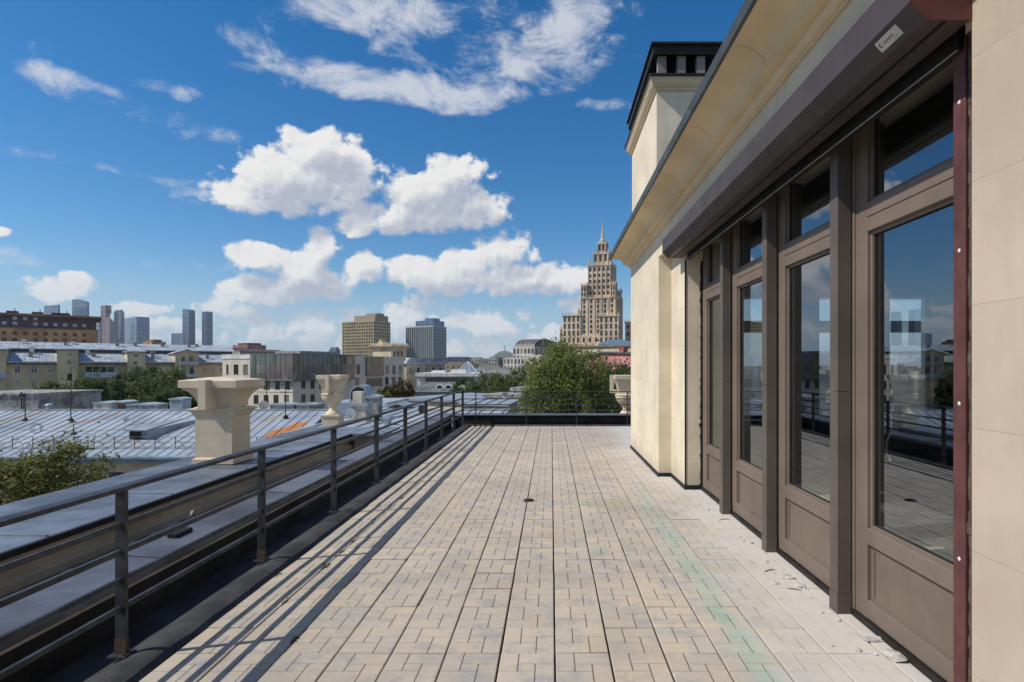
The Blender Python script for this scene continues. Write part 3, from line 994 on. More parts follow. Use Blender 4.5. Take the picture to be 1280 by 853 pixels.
# doors
bays = [(2.42, 3.66, .07), (3.66, 4.85, .0), (4.85, 6.07, .0), (6.07, 7.205, .0)]
for i, (y0, y1, ext) in enumerate(bays):
    a, b = y0 + .04, y1 - .002
    a2, b2 = a + .10, b - .20
    if i: b2 = b - .17
    fr = MB()
    x0, x1 = FX, FX + .07
    zs = [(.04, .15), (.49, .59), (2.40, 2.487), (2.490, 2.58), (3.105, 3.12)]
    # stiles
    fr.cbox(x0, x1, a, a2, .04, 3.12, .004).cbox(x0, x1, b2, b, .04, 3.12, .004)
    for z0, z1 in zs:
        fr.cbox(x0 + .001, x1 - .001, a2 - .001, b2 + .001, z0, z1, .004)
    # sash beads stepping back to the glass
    for z0, z1 in ((.59, 2.40), (2.58, 3.105)):
        fr.box(x0 + .022, x1, a2, a2 + .022, z0, z1).box(x0 + .022, x1, b2 - .022, b2, z0, z1)
        fr.box(x0 + .022, x1, a2 + .022, b2 - .022, z0, z0 + .02).box(x0 + .022, x1, a2 + .022, b2 - .022, z1 - .02, z1)
    if i == 0:
        fr.cbox(x0 - .012, x0 + .002, b - .075, b - .004, .04, 3.12, .003)
    dr = part(fr, 'glazed_door', M_brown)
    part(MB().quad((x0 + .042, a2 + .02, .608), (x0 + .042, b2 - .02, .608), (x0 + .042, b2 - .02, 2.382), (x0 + .042, a2 + .02, 2.382)), 'pane', M_glass, dr)
    part(MB().quad((x0 + .042, a2 + .02, 2.598), (x0 + .042, b2 - .02, 2.598), (x0 + .042, b2 - .02, 3.09), (x0 + .042, a2 + .02, 3.09)), 'transom_pane', M_glass, dr)
    part(MB().box(x0 + .026, x1 - .01, a2, b2, .15, .49).box(x0 + .018, x0 + .026, a2 + .03, a2 + .045, .18, .46).box(x0 + .018, x0 + .026, b2 - .045, b2 - .03, .18, .46), 'panel', M_panel, dr)
    gk = MB()
    for z0, z1 in ((.608, 2.382), (2.598, 3.09)):
        g0, g1 = a2 + .02, b2 - .02
        gk.box(x0 + .034, x0 + .0415, g0, g0 + .009, z0, z1).box(x0 + .034, x0 + .0415, g1 - .009, g1, z0, z1).box(x0 + .034, x0 + .0415, g0 + .009, g1 - .009, z0, z0 + .009).box(x0 + .034, x0 + .0415, g0 + .009, g1 - .009, z1 - .009, z1)
    part(gk, 'gasket', M_bitumen, dr)
    part(MB().box(x0 + .055, x1 + .02, a2 + .02, a2 + .035, .6, 2.39), 'spacer', mat('spacer', (.35, .36, .36), .4, .6), dr)
part(MB().box(1.905, 2.02, 2.40, 7.21, .003, .0385), 'threshold', M_dark)
# room behind the glass
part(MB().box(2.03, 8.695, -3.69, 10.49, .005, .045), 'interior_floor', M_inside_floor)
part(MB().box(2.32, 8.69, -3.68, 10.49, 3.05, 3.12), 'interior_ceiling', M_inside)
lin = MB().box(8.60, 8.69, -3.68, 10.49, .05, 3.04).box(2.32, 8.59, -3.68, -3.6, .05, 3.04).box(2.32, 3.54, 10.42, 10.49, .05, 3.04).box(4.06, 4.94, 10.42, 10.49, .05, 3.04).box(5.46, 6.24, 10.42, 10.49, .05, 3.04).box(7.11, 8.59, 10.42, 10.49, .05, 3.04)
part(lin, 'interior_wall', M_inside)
for a, b in ((3.55, 4.05), (4.95, 5.45), (6.25, 7.1)):
    w = part(MB().box(a + .002, b - .002, 10.60, 10.66, 2.2, 2.42).box(a + .002, a + .06, 10.60, 10.66, .55, 2.2).box(b - .06, b - .002, 10.60, 10.66, .55, 2.2).box(a + .002, a + .06, 10.60, 10.66, 2.42, 2.85).box(b - .06, b - .002, 10.60, 10.66, 2.42, 2.85), 'end_window', M_post)
    part(MB().quad((a + .06, 10.63, .55), (b - .06, 10.63, .55), (b - .06, 10.63, 2.85), (a + .06, 10.63, 2.85)), 'pane', glass_mat('clear_glass', (.85, .88, .88), .03) if 'clear_glass' not in MATS else MATS['clear_glass'], w)
ins = MB().box(2.35, 2.85, 2.9, 4.2, .047, .16).box(2.36, 2.84, 2.95, 4.1, .162, .27)
o = ins.build('insulation_stack', M_insul)
tag(o, 'pale insulation boards stacked on the floor behind the nearest glazed door', 'building material')
ins = MB().box(2.4, 2.9, 4.9, 5.6, .047, .30)
tag(ins.build('insulation_stack', M_insul), 'small pale pile of boards behind the second glazed door', 'building material')

# ------------------------------------------------------------------ small things on the terrace floor
fd = thing('floor_drain', 'small black drain cap standing on the tiles in mid terrace', 'drain', (-.262, 6.62, .002))
MB().lathe([(.052, 0), (.055, .006), (.05, .014), (.03, .02), (.01, .022)], seg=18).build('cap', M_dark, fd, smooth=True)
MB().lathe([(.066, 0), (.066, .004), (.05, .005)], seg=18).build('rim', M_rust, fd)
moss = leaf_mat('moss', (.10, .09, .02), (.14, .10, .03), (.07, .08, .02))


def tuft(x, y, s, seed):
    r_ = random.Random(seed); vs, fs = [], []
    for k in range(46):
        a = r_.uniform(0, 6.28); rr_ = r_.random() ** .6 * s
        px_, py_ = math.cos(a) * rr_ * .55, math.sin(a) * rr_ * 1.5
        h = r_.uniform(.3, 1) * s * .45; w = s * .16
        b_ = r_.uniform(0, 3.1)
        o = len(vs)
        vs += [(px_ - w * math.cos(b_), py_ - w * math.sin(b_), 0), (px_ + w * math.cos(b_), py_ + w * math.sin(b_), 0), (px_ + r_.gauss(0, w), py_ + r_.gauss(0, w), h)]
        fs.append((o, o + 1, o + 2))
    o = ngon_mesh('moss_tuft', vs, fs, moss)
    o.location = (x, y, -.002)
    return tag(o, 'small brown moss tuft growing in a tile joint beside the railing shadow', 'moss', 'moss tufts in the tile joints')


for k, (px_, py_, s) in enumerate(((402, 708, .05), (424, 690, .03), (438, 677, .026), (350, 752, .035), (495, 623, .035), (332, 720, .04), (510, 700, .022), (350, 800, .03), (468, 655, .024), (498, 668, .02))):
    d = EYE * F / (py_ - VY)
    xw = (px_ - VX) / F * d
    xw = max(XJ + round((xw - XJ) / T) * T, -2.06)
    tuft(xw, d, s, 20 + k)
for k, (px_, py_, s, nm) in enumerate(((985, 722, .055, 'broken grey mortar patch lying between the second and third mullions'), (1000, 733, .05, 'pale mortar flake beside the broken mortar patch'), (968, 729, .035, 'small mortar flake left of the broken patch'), (1090, 800, .06, 'large mortar crumbs at the foot of the nearest door'), (1120, 822, .075, 'flat mortar crust by the sill in the bottom right corner'), (1072, 812, .025, 'tiny pebble of mortar on the tiles below the nearest mullion'), (898, 652, .03, 'mortar flake at the foot of the farthest mullion'))):
    d = EYE * F / (py_ - VY); xw = (px_ - VX) / F * d
    chunk('mortar_flake', nm, 'debris', (min(xw, 1.86), d, .001), (s, s * .8, s * .30), M_mortar, seed=40 + k)
for k, (px_, py_, L, a, nm) in enumerate(((962, 714, .11, .5, 'thin brown twig lying on the pale tiles near the second mullion'), (993, 738, .09, -.3, 'short dark twig beside the broken mortar patch'), (906, 650, .10, .1, 'dark twig lying on the tiles by the third mullion'))):
    d = EYE * F / (py_ - VY); xw = (px_ - VX) / F * d
    o = MB().tube([(-L / 2, 0, .004), (0, .006, .006), (L / 2, -.004, .004)], [.003, .004, .0025], 5).build('twig', M_bark)
    o.location = (xw, d, .002); o.rotation_euler.z = a
    tag(o, nm, 'twig')


# ------------------------------------------------------------------ city: building kit
def wall_openings(mb, org, u, n, W_, z0, z1, rects, depth):
    """facade with real openings; rects = (u0,u1,z0,z1); reveals go inwards"""
    us = sorted({0.0, W_} | {round(r[0], 4) for r in rects} | {round(r[1], 4) for r in rects})
    zs = sorted({z0, z1} | {round(r[2], 4) for r in rects} | {round(r[3], 4) for r in rects})
    us = [a for a in us if 0 <= a <= W_]; zs = [a for a in zs if z0 <= a <= z1]

    def p(a, z, inn=0.0):
        return (org[0] + u[0] * a - n[0] * inn, org[1] + u[1] * a - n[1] * inn, z)
    for i in range(len(us) - 1):
        for k in range(len(zs) - 1):
            cu, cz = (us[i] + us[i + 1]) / 2, (zs[k] + zs[k + 1]) / 2
            if any(r[0] < cu < r[1] and r[2] < cz < r[3] for r in rects): continue
            mb.quad(p(us[i], zs[k]), p(us[i + 1], zs[k]), p(us[i + 1], zs[k + 1]), p(us[i], zs[k + 1]))
    for a, b, c, d in rects:
        mb.quad(p(a, c), p(b, c), p(b, c, depth), p(a, c, depth))
        mb.quad(p(a, d), p(a, d, depth), p(b, d, depth), p(b, d))
        mb.quad(p(a, c), p(a, c, depth), p(a, d, depth), p(a, d))
        mb.quad(p(b, c), p(b, d), p(b, d, depth), p(b, c, depth))


class Bld:
    SIDE = {'front': 0, 'right': 90, 'left': -90}

    def __init__(s, name, label, cat, pl, pr, depth, z0=GZ):
        s.pl, s.pr = Vector(pl[:2]), Vector(pr[:2])
        d = s.pr - s.pl
        s.W, s.D, s.z0 = d.length, depth, z0
        s.ang = math.atan2(d.y, d.x)
        s.root = thing(name, label, cat, (s.pl.x, s.pl.y, z0), s.ang)
        s.r = {'front': [], 'right': [], 'left': []}
        s.cache = {}

    @classmethod
    def corner(cls, name, label, cat, pxl, pxc, pxr, d, yaw, z0=GZ):
        """near vertical edge at photo column pxc and depth d; yaw turns the front to the left"""
        th = R(yaw); cx, cy = (pxc - VX) / F * d, d
        al, ar = (pxl - VX) / F, (pxr - VX) / F
        w = (cx - al * cy) / (math.cos(th) + al * math.sin(th))
        dd = (ar * cy - cx) / (math.sin(th) - ar * math.cos(th))
        return cls(name, label, cat, (cx - w * math.cos(th), cy + w * math.sin(th)), (cx, cy), dd, z0)

    def uv(s, side, px, py):
        a = (px - VX) / F
        ca, sa = math.cos(s.ang), math.sin(s.ang)
        if side == 'front': o, u = s.pl, Vector((ca, sa))
        elif side == 'right': o, u = s.pr, Vector((-sa, ca))
        else: o, u = s.pl + Vector((-sa, ca)) * s.D, Vector((sa, -ca))
        t = (a * o.y - o.x) / (u.x - a * u.y)
        d = o.y + u.y * t
        return t, zat(py, d) - s.z0

    def win(s, side, px0, py0, px1, py1, style='two'):
        u0, za = s.uv(side, px0, py0); u1, zb = s.uv(side, px1, py1)
        zc = (s.uv(side, px0, py1)[1] + zb) / 2; zt = (za + s.uv(side, px1, py0)[1]) / 2
        s.r[side].append((min(u0, u1), max(u0, u1), zc, zt, style))

    def grid(s, side, us, zs, w, h, style='pane'):
        for z in zs:
            for u in us:
                s.r[side].append((u - w / 2, u + w / 2, z, z + h, style))

    def p(s, mb, name, m, parent=None, smooth=False):
        return mb.build(name, m, parent or s.root, smooth)

    def finish(s, h, m, depth=.25, frame=None, glass=None, limit=100, roof=None):
        mb = MB(); W_, D = s.W, s.D
        spec = {'front': ((0, 0), (1, 0), (0, -1), W_), 'right': ((W_, 0), (0, 1), (1, 0), D), 'left': ((0, D), (0, -1), (-1, 0), D)}
        for k, (o, u, n, L) in spec.items():
            rs = [(max(.05, r[0]), min(L - .05, r[1]), r[2], min(r[3], h - .05)) for r in s.r[k] if r[1] > .1 and r[0] < L - .1 and r[3] > 0.1]
            s.r[k] = [(*a, r[4]) for a, r in zip(rs, [r for r in s.r[k] if r[1] > .1 and r[0] < L - .1 and r[3] > 0.1])]
            wall_openings(mb, o, u, n, L, 0, h, rs, depth)
        mb.quad((W_, D, 0), (0, D, 0), (0, D, h), (W_, D, h))
        mb.quad((0, 0, h), (W_, 0, h), (W_, D, h), (0, D, h))
        wall = s.p(mb, 'wall', m)
        frame = frame or M_white; glass = glass or M_farglass
        allw = []
        for k, (o, u, n, L) in spec.items():
            for r in s.r[k]:
                allw.append((k, o, u, n, r))
        # windows that show largest first; beyond the limit they become one part
        def near(e):
            k, o, u, n, r = e
            x, y = o[0] + u[0] * r[0], o[1] + u[1] * r[0]
            ca, sa = math.cos(s.ang), math.sin(s.ang)
            wy = s.pl.y + x * sa + y * ca
            return -(r[1] - r[0]) * (r[3] - r[2]) / wy ** 2 * (1 if r[2] + s.z0 > -10 else .1)
        allw.sort(key=near)
        for k, o, u, n, r in allw[:limit]:
            w, hh = r[1] - r[0], r[3] - r[2]
            key = (round(w, 1), round(hh, 1), r[4])
            org = (o[0] + u[0] * r[0], o[1] + u[1] * r[0], r[2])
            if key not in s.cache:
                wo = s.make_window(w, hh, r[4], depth, frame, glass)
                s.cache[key] = wo
            else:
                wo = clone(s.cache[key], s.root)
                wo.scale = (w / s.cache[key]['w'], 1, hh / s.cache[key]['h'])
            wo.location = org
            wo.rotation_euler.z = R(s.SIDE[k])
        for wo in s.cache.values():
            del wo['w']; del wo['h']
        for o in s.root.children:
            for key in ('w', 'h'):
                if key in o: del o[key]
        if allw[limit:]:
            mb = MB()
            for k, o, u, n, r in allw[limit:]:
                a = (o[0] + u[0] * r[0] - n[0] * depth * .6, o[1] + u[1] * r[0] - n[1] * depth * .6)
                b = (o[0] + u[0] * r[1] - n[0] * depth * .6, o[1] + u[1] * r[1] - n[1] * depth * .6)
                mb.quad((*a, r[2]), (*b, r[2]), (*b, r[3]), (*a, r[3]))
            tag(s.p(mb, 'window', glass), kind='stuff')
        return wall

    def make_window(s, w, h, style, depth, frame, glass):
        if style == 'pane':
            o = s.p(MB().box(0, w, depth * .55, depth * .7, 0, h), 'window', glass)
        else:
            f = .07; y0, y1 = depth * .35, depth * .75
            mb = MB().box(0, f, y0, y1, 0, h).box(w - f, w, y0, y1, 0, h).box(f, w - f, y0, y1, 0, f).box(f, w - f, y0, y1, h - f, h)
            n = {'one': 1, 'two': 2, 'three': 3, 'four': 4}[style]
            for k in range(1, n):
                xx = w * k / n
                mb.box(xx - f * .7, xx + f * .7, y0 + .01, y1 - .01, f, h - f)
            if style == 'two' and h > 1.2:
                mb.box(f, w / 2 - f * .7, y0 + .012, y1 - .012, h * .68, h * .68 + f * .8)
            mb.box(-.06, w + .06, -.06, y0 - .01, -.06, -.002)
            o = s.p(mb, 'window', frame)
            s.p(MB().box(f * .6, w - f * .6, y0 + .03, y0 + .05, f * .6, h - f * .6), 'pane', glass, o)
        o['w'] = w; o['h'] = h
        return o


def sloped_roof(mb, x0, x1, y0, z0, y1, z1, th=.12, seam=.55, sh=.05):
    """sheet metal slope rising from the eave y0,z0 to the ridge y1,z1 with standing seams"""
    mb.prism([(y0, z0), (y1, z1), (y1, z1 - th), (y0, z0 - th)], 0, x0, x1)
    if seam:
        x = x0 + seam * .5
        while x < x1 - .1:
            mb.prism([(y0 + .01, z0), (y0 + .01, z0 + sh), (y1 - .01, z1 + sh), (y1 - .01, z1)], 0, x - .022, x + .022)
            x += seam
    return mb


# ------------------------------------------------------------------ near tin roof (left)
M_tin = seam_metal('tin_roof', (.34, .39, .44), .55, .12, rust=[
    (-15.75, 32.75, .50, .95, -.36, .95, (.50, .17, .035)), (-15.25, 33.4, .45, 1.15, -.36, .95, (.53, .19, .04)),
    (-17.4, 33.9, .16, 2.0, -.40, .6, (.46, .36, .18)), (-17.2, 34.9, .12, .7, -.4, .7, (.42, .2, .08)),
    (-33.2, 34.6, .4, 2.2, -.75, .6, (.30, .21, .13)), (-28.2, 34.4, .4, 2.2, -.7, .55, (.3, .22, .15)), (-24, 32, .3, 3, -.7, .3, (.3, .25, .2))])
EZ, RZ_ = zat(570, 30.0), zat(513.5, 36.0)
tr_ = Bld('tin_roof_house', 'long cream house with pale blue standing seam tin roof below the urns', 'house', (-48, 30.4), (-14.6, 30.4), 11.5)
h_w = EZ - .35 - GZ
for px_ in (20, 75, 145, 181, 222, 262, 300, 340):
    tr_.win('front', px_ - 10, 590.5, px_ + 10, 616, 'two')
tr_.finish(h_w, mat('cream_house', (.68, .60, .48), .9, 0, .1, .7), frame=mat('brown_window', (.10, .055, .045), .6))
rf = MB()
sloped_roof(rf, -.6, tr_.W + .4, -.75, EZ - GZ, 5.7, RZ_ - GZ, sh=.035)
rf.prism([(5.7, RZ_ - GZ), (5.7, RZ_ - GZ - .12), (12.2, EZ - GZ - .1), (12.2, EZ - GZ)], 0, -.6, tr_.W + .4)
rf.box(-.6, tr_.W + .4, 5.62, 5.78, RZ_ - GZ + .002, RZ_ - GZ + .09)
roof_o = tr_.p(rf, 'roof', M_tin)
gu = MB().prism([(-.95, EZ - GZ - .1), (-.95, EZ - GZ + .02), (-.72, EZ - GZ + .06), (-.72, EZ - GZ - .1)], 0, -.6, tr_.W + .4)
gu.box(-.6, tr_.W + .3, -.74, -.02, EZ - GZ - .34, EZ - GZ - .16)
tr_.p(gu, 'gutter', mat('gutter_blue', (.30, .37, .45), .5, .3), roof_o)
# roof guard rail
gd = MB()
slope = (RZ_ - EZ) / 6.45
for k in range(int(tr_.W / 1.1) + 1):
    xx = .2 + k * 1.1
    zz = EZ - GZ + slope * .9
    gd.tube([(xx, .15, zz), (xx, .15, zz + .68)], .02, 4)
    gd.tube([(xx, .15, zz + .55), (xx, .75, zz + .2)], .012, 4)
for dz in (.66, .36, .12):
    gd.tube([(0, .15, EZ - GZ + slope * .9 + dz), (tr_.W, .15, EZ - GZ + slope * .9 + dz)], .014, 4)
tr_.p(gd, 'roof_guard', mat('guard_metal', (.09, .08, .085), .6, .4), roof_o)


def rx(px_, d): return (px_ - VX) / F * d + 48


# dormer
d0 = 31.8
zb_ = EZ - GZ + slope * (d0 - 29.65)
dm = MB(); xa, xb = rx(160, d0), rx(184.5, d0)
dm.box(xa + .06, xb - .02, d0 - 30.4, d0 - 30.4 + 2.4, zb_ - .35, zb_ + .52)
dmo = tr_.p(dm, 'dormer', mat('dormer_grey', (.24, .26, .29), .6, .2), roof_o)
dr2 = MB()
dr2.add([(xa - .12, d0 - 30.65, zb_ + .56), (xb + .1, d0 - 30.65, zb_ + .56), (xb + .1, d0 - 30.4 + 3.9, zb_ + 1.0), (xa + 1.0, d0 - 30.4 + 3.9, zb_ + 1.0),
         (xa - .12, d0 - 30.65, zb_ + .50), (xb + .1, d0 - 30.65, zb_ + .50), (xb + .1, d0 - 30.4 + 3.9, zb_ + .9), (xa + 1.0, d0 - 30.4 + 3.9, zb_ + .9)],
        [(0, 1, 2, 3), (7, 6, 5, 4), (0, 4, 5, 1), (1, 5, 6, 2), (2, 6, 7, 3), (3, 7, 4, 0)])
dr2.add([(xb - .02, d0 - 30.38, zb_ + .5), (xb + .06, d0 - 30.4 + 3.85, zb_ + .95), (xb + 1.9, d0 - 30.4 + 3.7, zb_ + 1.1), (xb - .02, d0 - 30.38, zb_ - .2)], [(0, 1, 2), (0, 2, 3)])
tr_.p(dr2, 'dormer_roof', M_tin, roof_o)
tr_.p(MB().box(xa + .12, xb - .35, d0 - 30.43, d0 - 30.403, zb_ - .02, zb_ + .42), 'dormer_opening', mat('opening_dark', (.03, .03, .03), .9), roof_o)


def roof_chimney(label, px0, px1, py0, py1, d, dep, m, cap=True):
    x0, x1 = (px0 - VX) / F * d, (px1 - VX) / F * d
    zt, zb = zat(py0, d), zat(py1, d)
    t = thing('chimney', label, 'chimney', ((x0 + x1) / 2, d + dep / 2, zb - .6))
    w = (x1 - x0) / 2
    MB().box(-w, w, -dep / 2, dep / 2, 0, zt - zb + .6).build('stack', m, t)
    if cap:
        MB().prism([(-w - .07, zt - zb + .602), (w + .07, zt - zb + .602), (w + .05, zt - zb + .68), (0, zt - zb + .76), (-w - .05, zt - zb + .68)], 1, -dep / 2 - .06, dep / 2 + .06).build('lid', M_tin, t)
    return t


M_stackw = mat('stack_plaster', (.52, .48, .42), .9, 0, .2, 2.5)
M_stackb = mat('stack_grey', (.34, .33, .31), .9, 0, .25, 3)
roof_chimney('low whitewashed chimney block with broken brick end behind the tin ridge', 117, 138, 505, 514, 37, 1.0, M_stackw)
roof_chimney('dark sided brick chimney with tin lid next to the whitewashed one', 139, 155, 504, 514, 37.6, 1.2, mat('sooty_brick', (.22, .16, .14), .9, 0, .3, 4))
roof_chimney('long low grey chimney with blue lid right of the brick chimney', 159, 197, 507, 514, 37.2, 1.0, M_stackb)
roof_chimney('tall blue tin ventilation box on the ridge beside the square urn', 212, 228, 500, 514, 37.0, .9, mat('vent_tin', (.34, .40, .45), .5, .3))
roof_chimney('long low chimney with slanted lid right of the square urn', 337, 366, 507, 515, 37.0, 1.0, M_stackb)
roof_chimney('second long low chimney near the stemmed urn', 370, 397, 507, 515, 37.2, 1.0, M_stackb)
pp = thing('vent_pipe', 'short capped vent pipe standing on the tin ridge at left', 'pipe', (*at(61.5, 515, 36.3)[:2], RZ_ - .1))
MB().lathe([(.16, -.3), (.16, .35), (.17, .36)], seg=10).build('pipe', MATS['vent_tin'], pp)
MB().lathe([(.24, .40), (.2, .48), (.03, .56)], seg=10).build('hood', MATS['vent_tin'], pp)


def mast(label, px_, py0, py1, d, arms):
    z0, z1 = zat(py1, d), zat(py0, d)
    t = thing('antenna_mast', label, 'antenna', ((px_ - VX) / F * d, d, z0 - .1))
    MB().tube([(0, 0, 0), (0, 0, z1 - z0 + .1)], [.03, .018], 6).build('pole', M_dark, t)
    MB().lathe([(.17, -.06), (.13, .04), (.04, .12)], seg=10).build('foot', M_dark, t)
    if arms:
        mb = MB()
        for dz, L in arms:
            mb.tube([(-L, -.05, z1 - z0 + dz), (L, .05, z1 - z0 + dz)], .018, 4)
        mb.build('arm', M_dark, t)
    return t


mast('thin antenna mast with short crossarm on the tin roof at far left', 31.5, 491, 523, 34.5, [(-.2, .3)])
mast('leaning antenna mast on the tin roof in front of the yellow stair bay', 88.5, 460, 523, 34.2, [])
mast('antenna mast with two crossarms right of the square urn', 357, 477, 519, 34.8, [(-.1, .45), (-.55, .3)])
mast('plain antenna mast between the square urn and the glass building', 333, 470, 512, 38, [])
mast('short antenna stub with wire reel low on the tin roof', 92, 530, 540, 32.0, [])


def dish(label, px_, py_, d, r, mm, az=0.3):
    p = at(px_, py_, d)
    t = thing('satellite_dish', label, 'satellite dish', p, az)
    rings = []
    for k in range(5):
        q_ = k / 4
        rings.append([(r * q_ * math.cos(a), -.25 * r * q_ * q_ - .02, r * q_ * math.sin(a) * 1.08) for a in [2 * math.pi * i / 16 for i in range(16)]])
    MB().loft(rings[1:], cap=False).add([*rings[1], (0, 0, 0)], [(i, (i + 1) % 16, 16) for i in range(16)]).build('reflector', mm, t, smooth=True)
    MB().tube([(0, -.05, -r * .9), (0, -.6 * r, -.2 * r)], .012, 4).build('feed_arm', M_dark, t)
    return t


dish('pale satellite dish on the mast right of the square urn', 330, 507, 37.6, .30, mat('dish_cream', (.6, .52, .42), .6))
dish('tiny white satellite dish above the roof dormer', 157.5, 524, 33.8, .16, M_white, .8)
dish('tan satellite dish at the chimney foot behind the tin roof', 336, 518, 37, .2, MATS['dish_cream'])

# grey block with plastered wall behind the tin roof on the left
blk = Bld('brick_block', 'plain grey plastered block behind the tin roof at the left edge', 'house', (at(-60, 0, 43)[0], 43), (at(48, 0, 43)[0], 43), 6)
blk.finish(zat(494, 43) - GZ, mat('grey_block', (.30, .285, .27), .95, 0, .25, 1.5))
blk.p(MB().box(-.1, blk.W + .1, -.1, 6.1, zat(494, 43) - GZ + .004, zat(492.5, 43) - GZ + .06), 'coping', M_stackb)
bp = thing('roof_pole', 'dark twin pole with box standing before the grey block', 'pole', (*at(27, 0, 42)[:2], zat(513, 42) - .4))
MB().tube([(0, 0, 0), (0, 0, 1.75)], .05, 5).tube([(.16, 0, 0), (.16, 0, 1.6)], .04, 5).build('pole', M_dark, bp)
MB().box(-.12, .22, -.1, .1, 1.4, 1.62).build('box', M_dark, bp)

# ------------------------------------------------------------------ second tin roof behind the railing, with chimneys
t2 = Bld('low_tin_house', 'low house with flat pale tin roof seen through the far railing', 'house', (-9.9, 22.2), (-3.4, 22.2), 11)
ez2, rz2 = zat(541, 22) - GZ, zat(511.5, 33) - GZ
t2.finish(ez2 - .2, mat('cream_house2', (.6, .52, .4), .9, 0, .1, .7))
rf2 = sloped_roof(MB(), -.5, t2.W + 1.0, -.2, ez2, 11, rz2, seam=.62)
t2.p(rf2, 'roof', seam_metal('tin_roof_pale', (.37, .40, .43), .55, .12))
t2.p(MB().box(-.5, t2.W + 1, -.5, -.21, ez2 - .15, ez2 + .02), 'gutter', MATS['gutter_blue'])
ch2 = roof_chimney('whitewashed chimney with square pot and clock like dish beside the stemmed urn', 438, 458, 508, 540, 26, .8, M_stackw)
cz = zat(508, 26)
MB().box(-.30, .12, -.3, .2, 2.0 + .0, 2.75).build('pot', mat('pot_cream', (.66, .58, .45), .9), ch2).location.z = zat(490, 26) - (zat(540, 26) - .6) - 2.75
roof_chimney('plain mortared chimney leaning right of the dish chimney', 457, 472, 498, 540, 27.5, .8, M_stackb)
roof_chimney('small chimney stub on the second tin roof by the railing posts', 480, 486, 524, 532, 24.5, .4, MATS['vent_tin'])
dish('round white satellite dish fixed on the whitewashed chimney', 438, 517, 25.7, .23, M_white, .25)
# arched dormer
ad = thing('arched_dormer', 'blue tin arched dormer with dark opening behind the chimneys', 'dormer', (*at(448, 0, 44)[:2], zat(503, 44)))
arc = [(.72 * math.cos(a), .62 + .72 * math.sin(a)) for a in [math.pi * i / 10 for i in range(11)]]
MB().prism([(-.72, 0)] + [(.72, 0)] + arc, 1, 0, 1.7).build('shell', MATS['vent_tin'], ad)
arc2 = [(.58 * math.cos(a), .60 + .58 * math.sin(a)) for a in [math.pi * i / 10 for i in range(11)]]
MB().prism([(-.58, .2), (.58, .2)] + arc2, 1, -.04, -.005).build('opening', MATS['opening_dark'], ad)
MB().box(-2.2, 2.4, -.6, 6, -1.5, -.01).build('roof_base', M_tin, ad)
chunk_roof = Bld('lean_to', 'grey lean to roof with small black gable behind the low tin house', 'house', (*at(452, 0, 40)[:1], 40), (at(515, 0, 40)[0], 40), 5)
chunk_roof.finish(zat(513, 40) - GZ, M_stackb)
chunk_roof.p(sloped_roof(MB(), -.2, chunk_roof.W + .2, -.3, zat(512, 40) - GZ, 5, zat(504, 45) - GZ, seam=.8), 'roof', M_tin)
chunk_roof.p(MB().prism([(1.8, zat(509, 40) - GZ), (3.4, zat(509, 40) - GZ), (2.6, zat(505, 40) - GZ + .1)], 1, -.5, 2).build('gable', MATS['vent_tin'], chunk_roof.root) and MB().prism([(1.98, zat(509, 40) - GZ + .03), (3.2, zat(509, 40) - GZ + .03), (2.6, zat(505.6, 40) - GZ)], 1, -.53, -.502), 'gable_opening', MATS['opening_dark'])

# flat roofs beyond the far railing
fb = Bld('flat_roof_block', 'cream block with pale blue flat roof left of the railing corner', 'house', at(500, 0, 56), at(588, 0, 52), 12)
fh = zat(502, 54) - GZ
fb.finish(fh, mat('cream_wall3', (.58, .50, .37), .9, 0, .1, .5))
fb.p(MB().box(-.3, fb.W + .3, -.3, 12, fh + .003, fh + .22), 'roof', mat('flat_roof_blue', (.33, .38, .44), .6, .2, .15, .2))
fb2 = Bld('flat_roof_block', 'cream walled block with blue tin parapet just beyond the end railing', 'house', at(578, 0, 34), at(634, 0, 33.5), 2.6)
fh = zat(505.5, 34) - GZ
fb2.finish(fh, mat('pink_cream', (.60, .50, .42), .9, 0, .15, 1))
fb2.p(sloped_roof(MB(), -.2, fb2.W + .2, -.3, fh + .05, 2.6, fh + .2, seam=.7), 'roof', M_tin)
fb3 = Bld('flat_roof_block', 'grey roofed block with cream wall left of the large green tree', 'house', at(607, 0, 46), at(662, 0, 45), 12)
fh = zat(497, 46) - GZ
fb3.finish(fh, mat('cream_wall4', (.62, .53, .44), .9, 0, .2, .8))
fb3.p(MB().box(-.2, fb3.W + .2, -.2, 12, fh + .004, fh + .25).box(1, 4, 3, 8, fh + .25, fh + .7), 'roof', M_stackb)
roof_chimney('white plastered chimney on the block left of the large green tree', 628, 634, 493, 507, 42, .6, M_white)

# ------------------------------------------------------------------ yellow apartment house
M_yel = mat('yellow_wall', (.58, .48, .31), .9, 0, .10, .25)
M_tin2 = seam_metal('tin_roof_far', (.40, .44, .48), .55, .12)
yb = Bld('yellow_apartment_house', 'long yellow apartment house with grey tin roofs and stair bays at left', 'apartment house', at(-70, 0, 108.5), at(300, 0, 142), 24)
EZ2 = 2.3 - GZ
for px_ in (18, 38.8, 59.6):
    yb.win('front', px_, 457.8, px_ + 7.4, 466.8); yb.win('front', px_, 476, px_ + 7.4, 485)
    yb.win('front', px_, 494, px_ + 7.4, 502)
for px_ in (-40, -20):
    yb.win('front', px_, 457.8, px_ + 7.4, 466.8); yb.win('front', px_, 476, px_ + 7.4, 485)
yb.win('front', 106.5, 458, 143, 466.5, 'four'); yb.win('front', 106.5, 475, 143, 483, 'four')
yb.win('front', 146, 460, 150, 467); yb.win('front', 185, 460, 190, 467.5); yb.win('front', 197, 460, 202, 467.5); yb.win('front', 209, 460, 212, 467.5)
